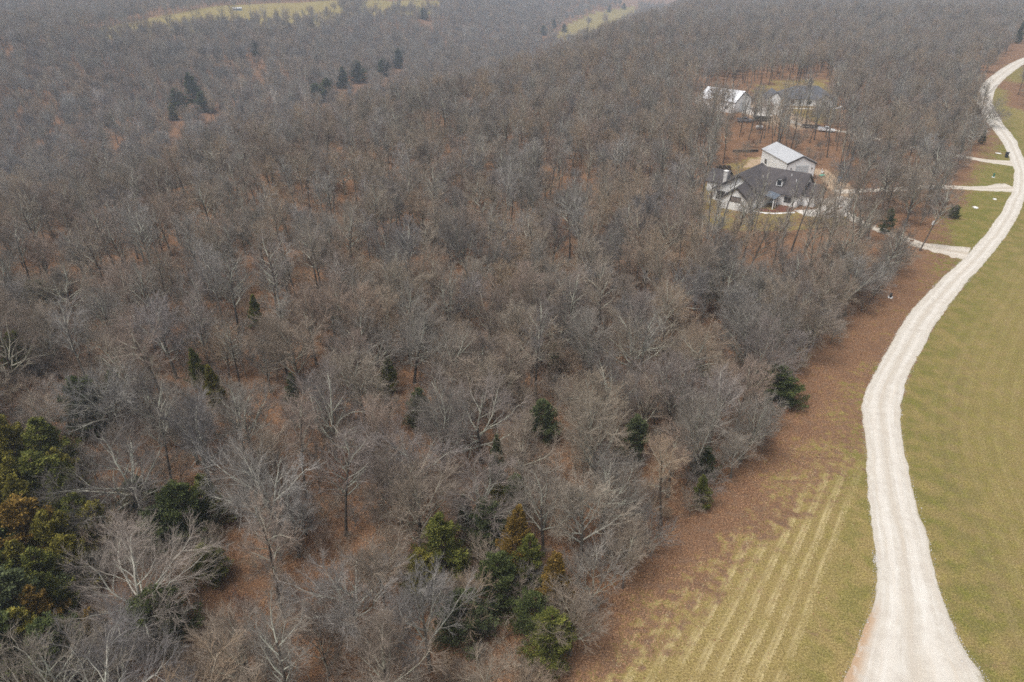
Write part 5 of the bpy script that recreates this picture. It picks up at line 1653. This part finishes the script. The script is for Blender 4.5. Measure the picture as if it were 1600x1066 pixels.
# spill of loose chips at the junction
for cx_, cy_, sx_, nn in ((at(1545, 1045)[0], at(1545, 1045)[1], 0.8, 500), (at(1400, 1020)[0], at(1400, 1020)[1], 1.6, 500), (at(1370, 880)[0] , at(1370, 880)[1], 0.6, 350), (at(1495, 990)[0], at(1495, 990)[1], 0.7, 350)):
    cs.append(np.stack([g_.normal(cx_, sx_, nn), g_.normal(cy_, sx_ * 1.5, nn)], -1))
C = np.concatenate(cs)
C = C[(dist_poly(C[:, 0], C[:, 1], ROAD_L)[0] < 0.12) & (dist_poly(C[:, 0], C[:, 1], ROAD_R)[0] > -0.12)]
sz = g_.lognormal(-3.35, 0.40, len(C))
oct_v = np.array([[1, 0, 0], [0, 1, 0], [-1, 0, 0], [0, -1, 0], [0, 0, 0.8], [0, 0, -0.8]], float)
oct_f = np.array([[0, 1, 4], [1, 2, 4], [2, 3, 4], [3, 0, 4], [1, 0, 5], [2, 1, 5], [3, 2, 5], [0, 3, 5]])
a = g_.uniform(0, 6.28, len(C)); ca, sa = np.cos(a), np.sin(a)
st = oct_v[None] * (1 + g_.normal(0, 0.25, (len(C), 6, 3))) * sz[:, None, None]
xr = st[..., 0] * ca[:, None] - st[..., 1] * sa[:, None]; yr = st[..., 0] * sa[:, None] + st[..., 1] * ca[:, None]
V = np.stack([xr + C[:, :1], yr + C[:, 1:], st[..., 2] + 0.045], -1).reshape(-1, 3)
tri = (oct_f[None] + (np.arange(len(C)) * 6)[:, None, None]).reshape(-1, 3)
o = link('gravel', mesh_np('gravel', V, tris=tri), M['stone']); o['kind'] = 'stuff'; o['label'] = 'loose limestone chips along the road shoulders'; o['category'] = 'gravel'

# cut straw lying in rows on the mown field
n = 60000
sx2 = g_.uniform(0, 48, n); sy2 = g_.uniform(34, 72, n)
ds = -dist_poly(sx2, sy2, STRIPE_GUIDE)[0]; de2, _ = dist_poly(sx2, sy2, EDGE); dl2, _ = dist_poly(sx2, sy2, ROAD_L)
wv = np.sin((ds + g_.normal(0, 0.22, n)) * 2 * math.pi / 1.55)
kp = (wv > 0.2) & (ds > -1) & (ds < 28) & (de2 < -3.5) & (dl2 > 0.6) & (g_.uniform(0, 1, n) < 0.6)
C = np.stack([sx2[kp], sy2[kp], np.full(kp.sum(), 0.03)], -1)
V, q = leaf_faces(C, 0.26, g_, None, 0.35, 0.12)
V[:, 2] = np.maximum(V[:, 2], 0.012)
o = link('cut_straw', mesh_np('cut_straw', V, q), M['straw']); o['kind'] = 'stuff'; o['label'] = 'pale cut straw lying in mower rows'; o['category'] = 'straw'

# ------------------------------------------------------------------ haze: the damp air over the whole place
hz, hnt, hb = new_mat('haze_air')
hnt.nodes.remove(hb)
vol = hnt.nodes.new('ShaderNodeVolumePrincipled')
vol.inputs['Color'].default_value = (0.74, 0.85, 1.0, 1)
vol.inputs['Density'].default_value = HAZE_DENSITY
vol.inputs['Anisotropy'].default_value = 0.1
hnt.links.new(vol.outputs[0], hnt.nodes['Material Output'].inputs['Volume'])
hbx = MB().box(-4600, 4600, -900, 6900, -40, 72).build('haze', hz)
hbx['kind'] = 'stuff'; hbx['label'] = 'thin pale haze hanging over the whole wood'; hbx['category'] = 'haze'
print('trees', len(trees), 'mass', len(pts), 'under', len(up), 'auto labels', n_lab)
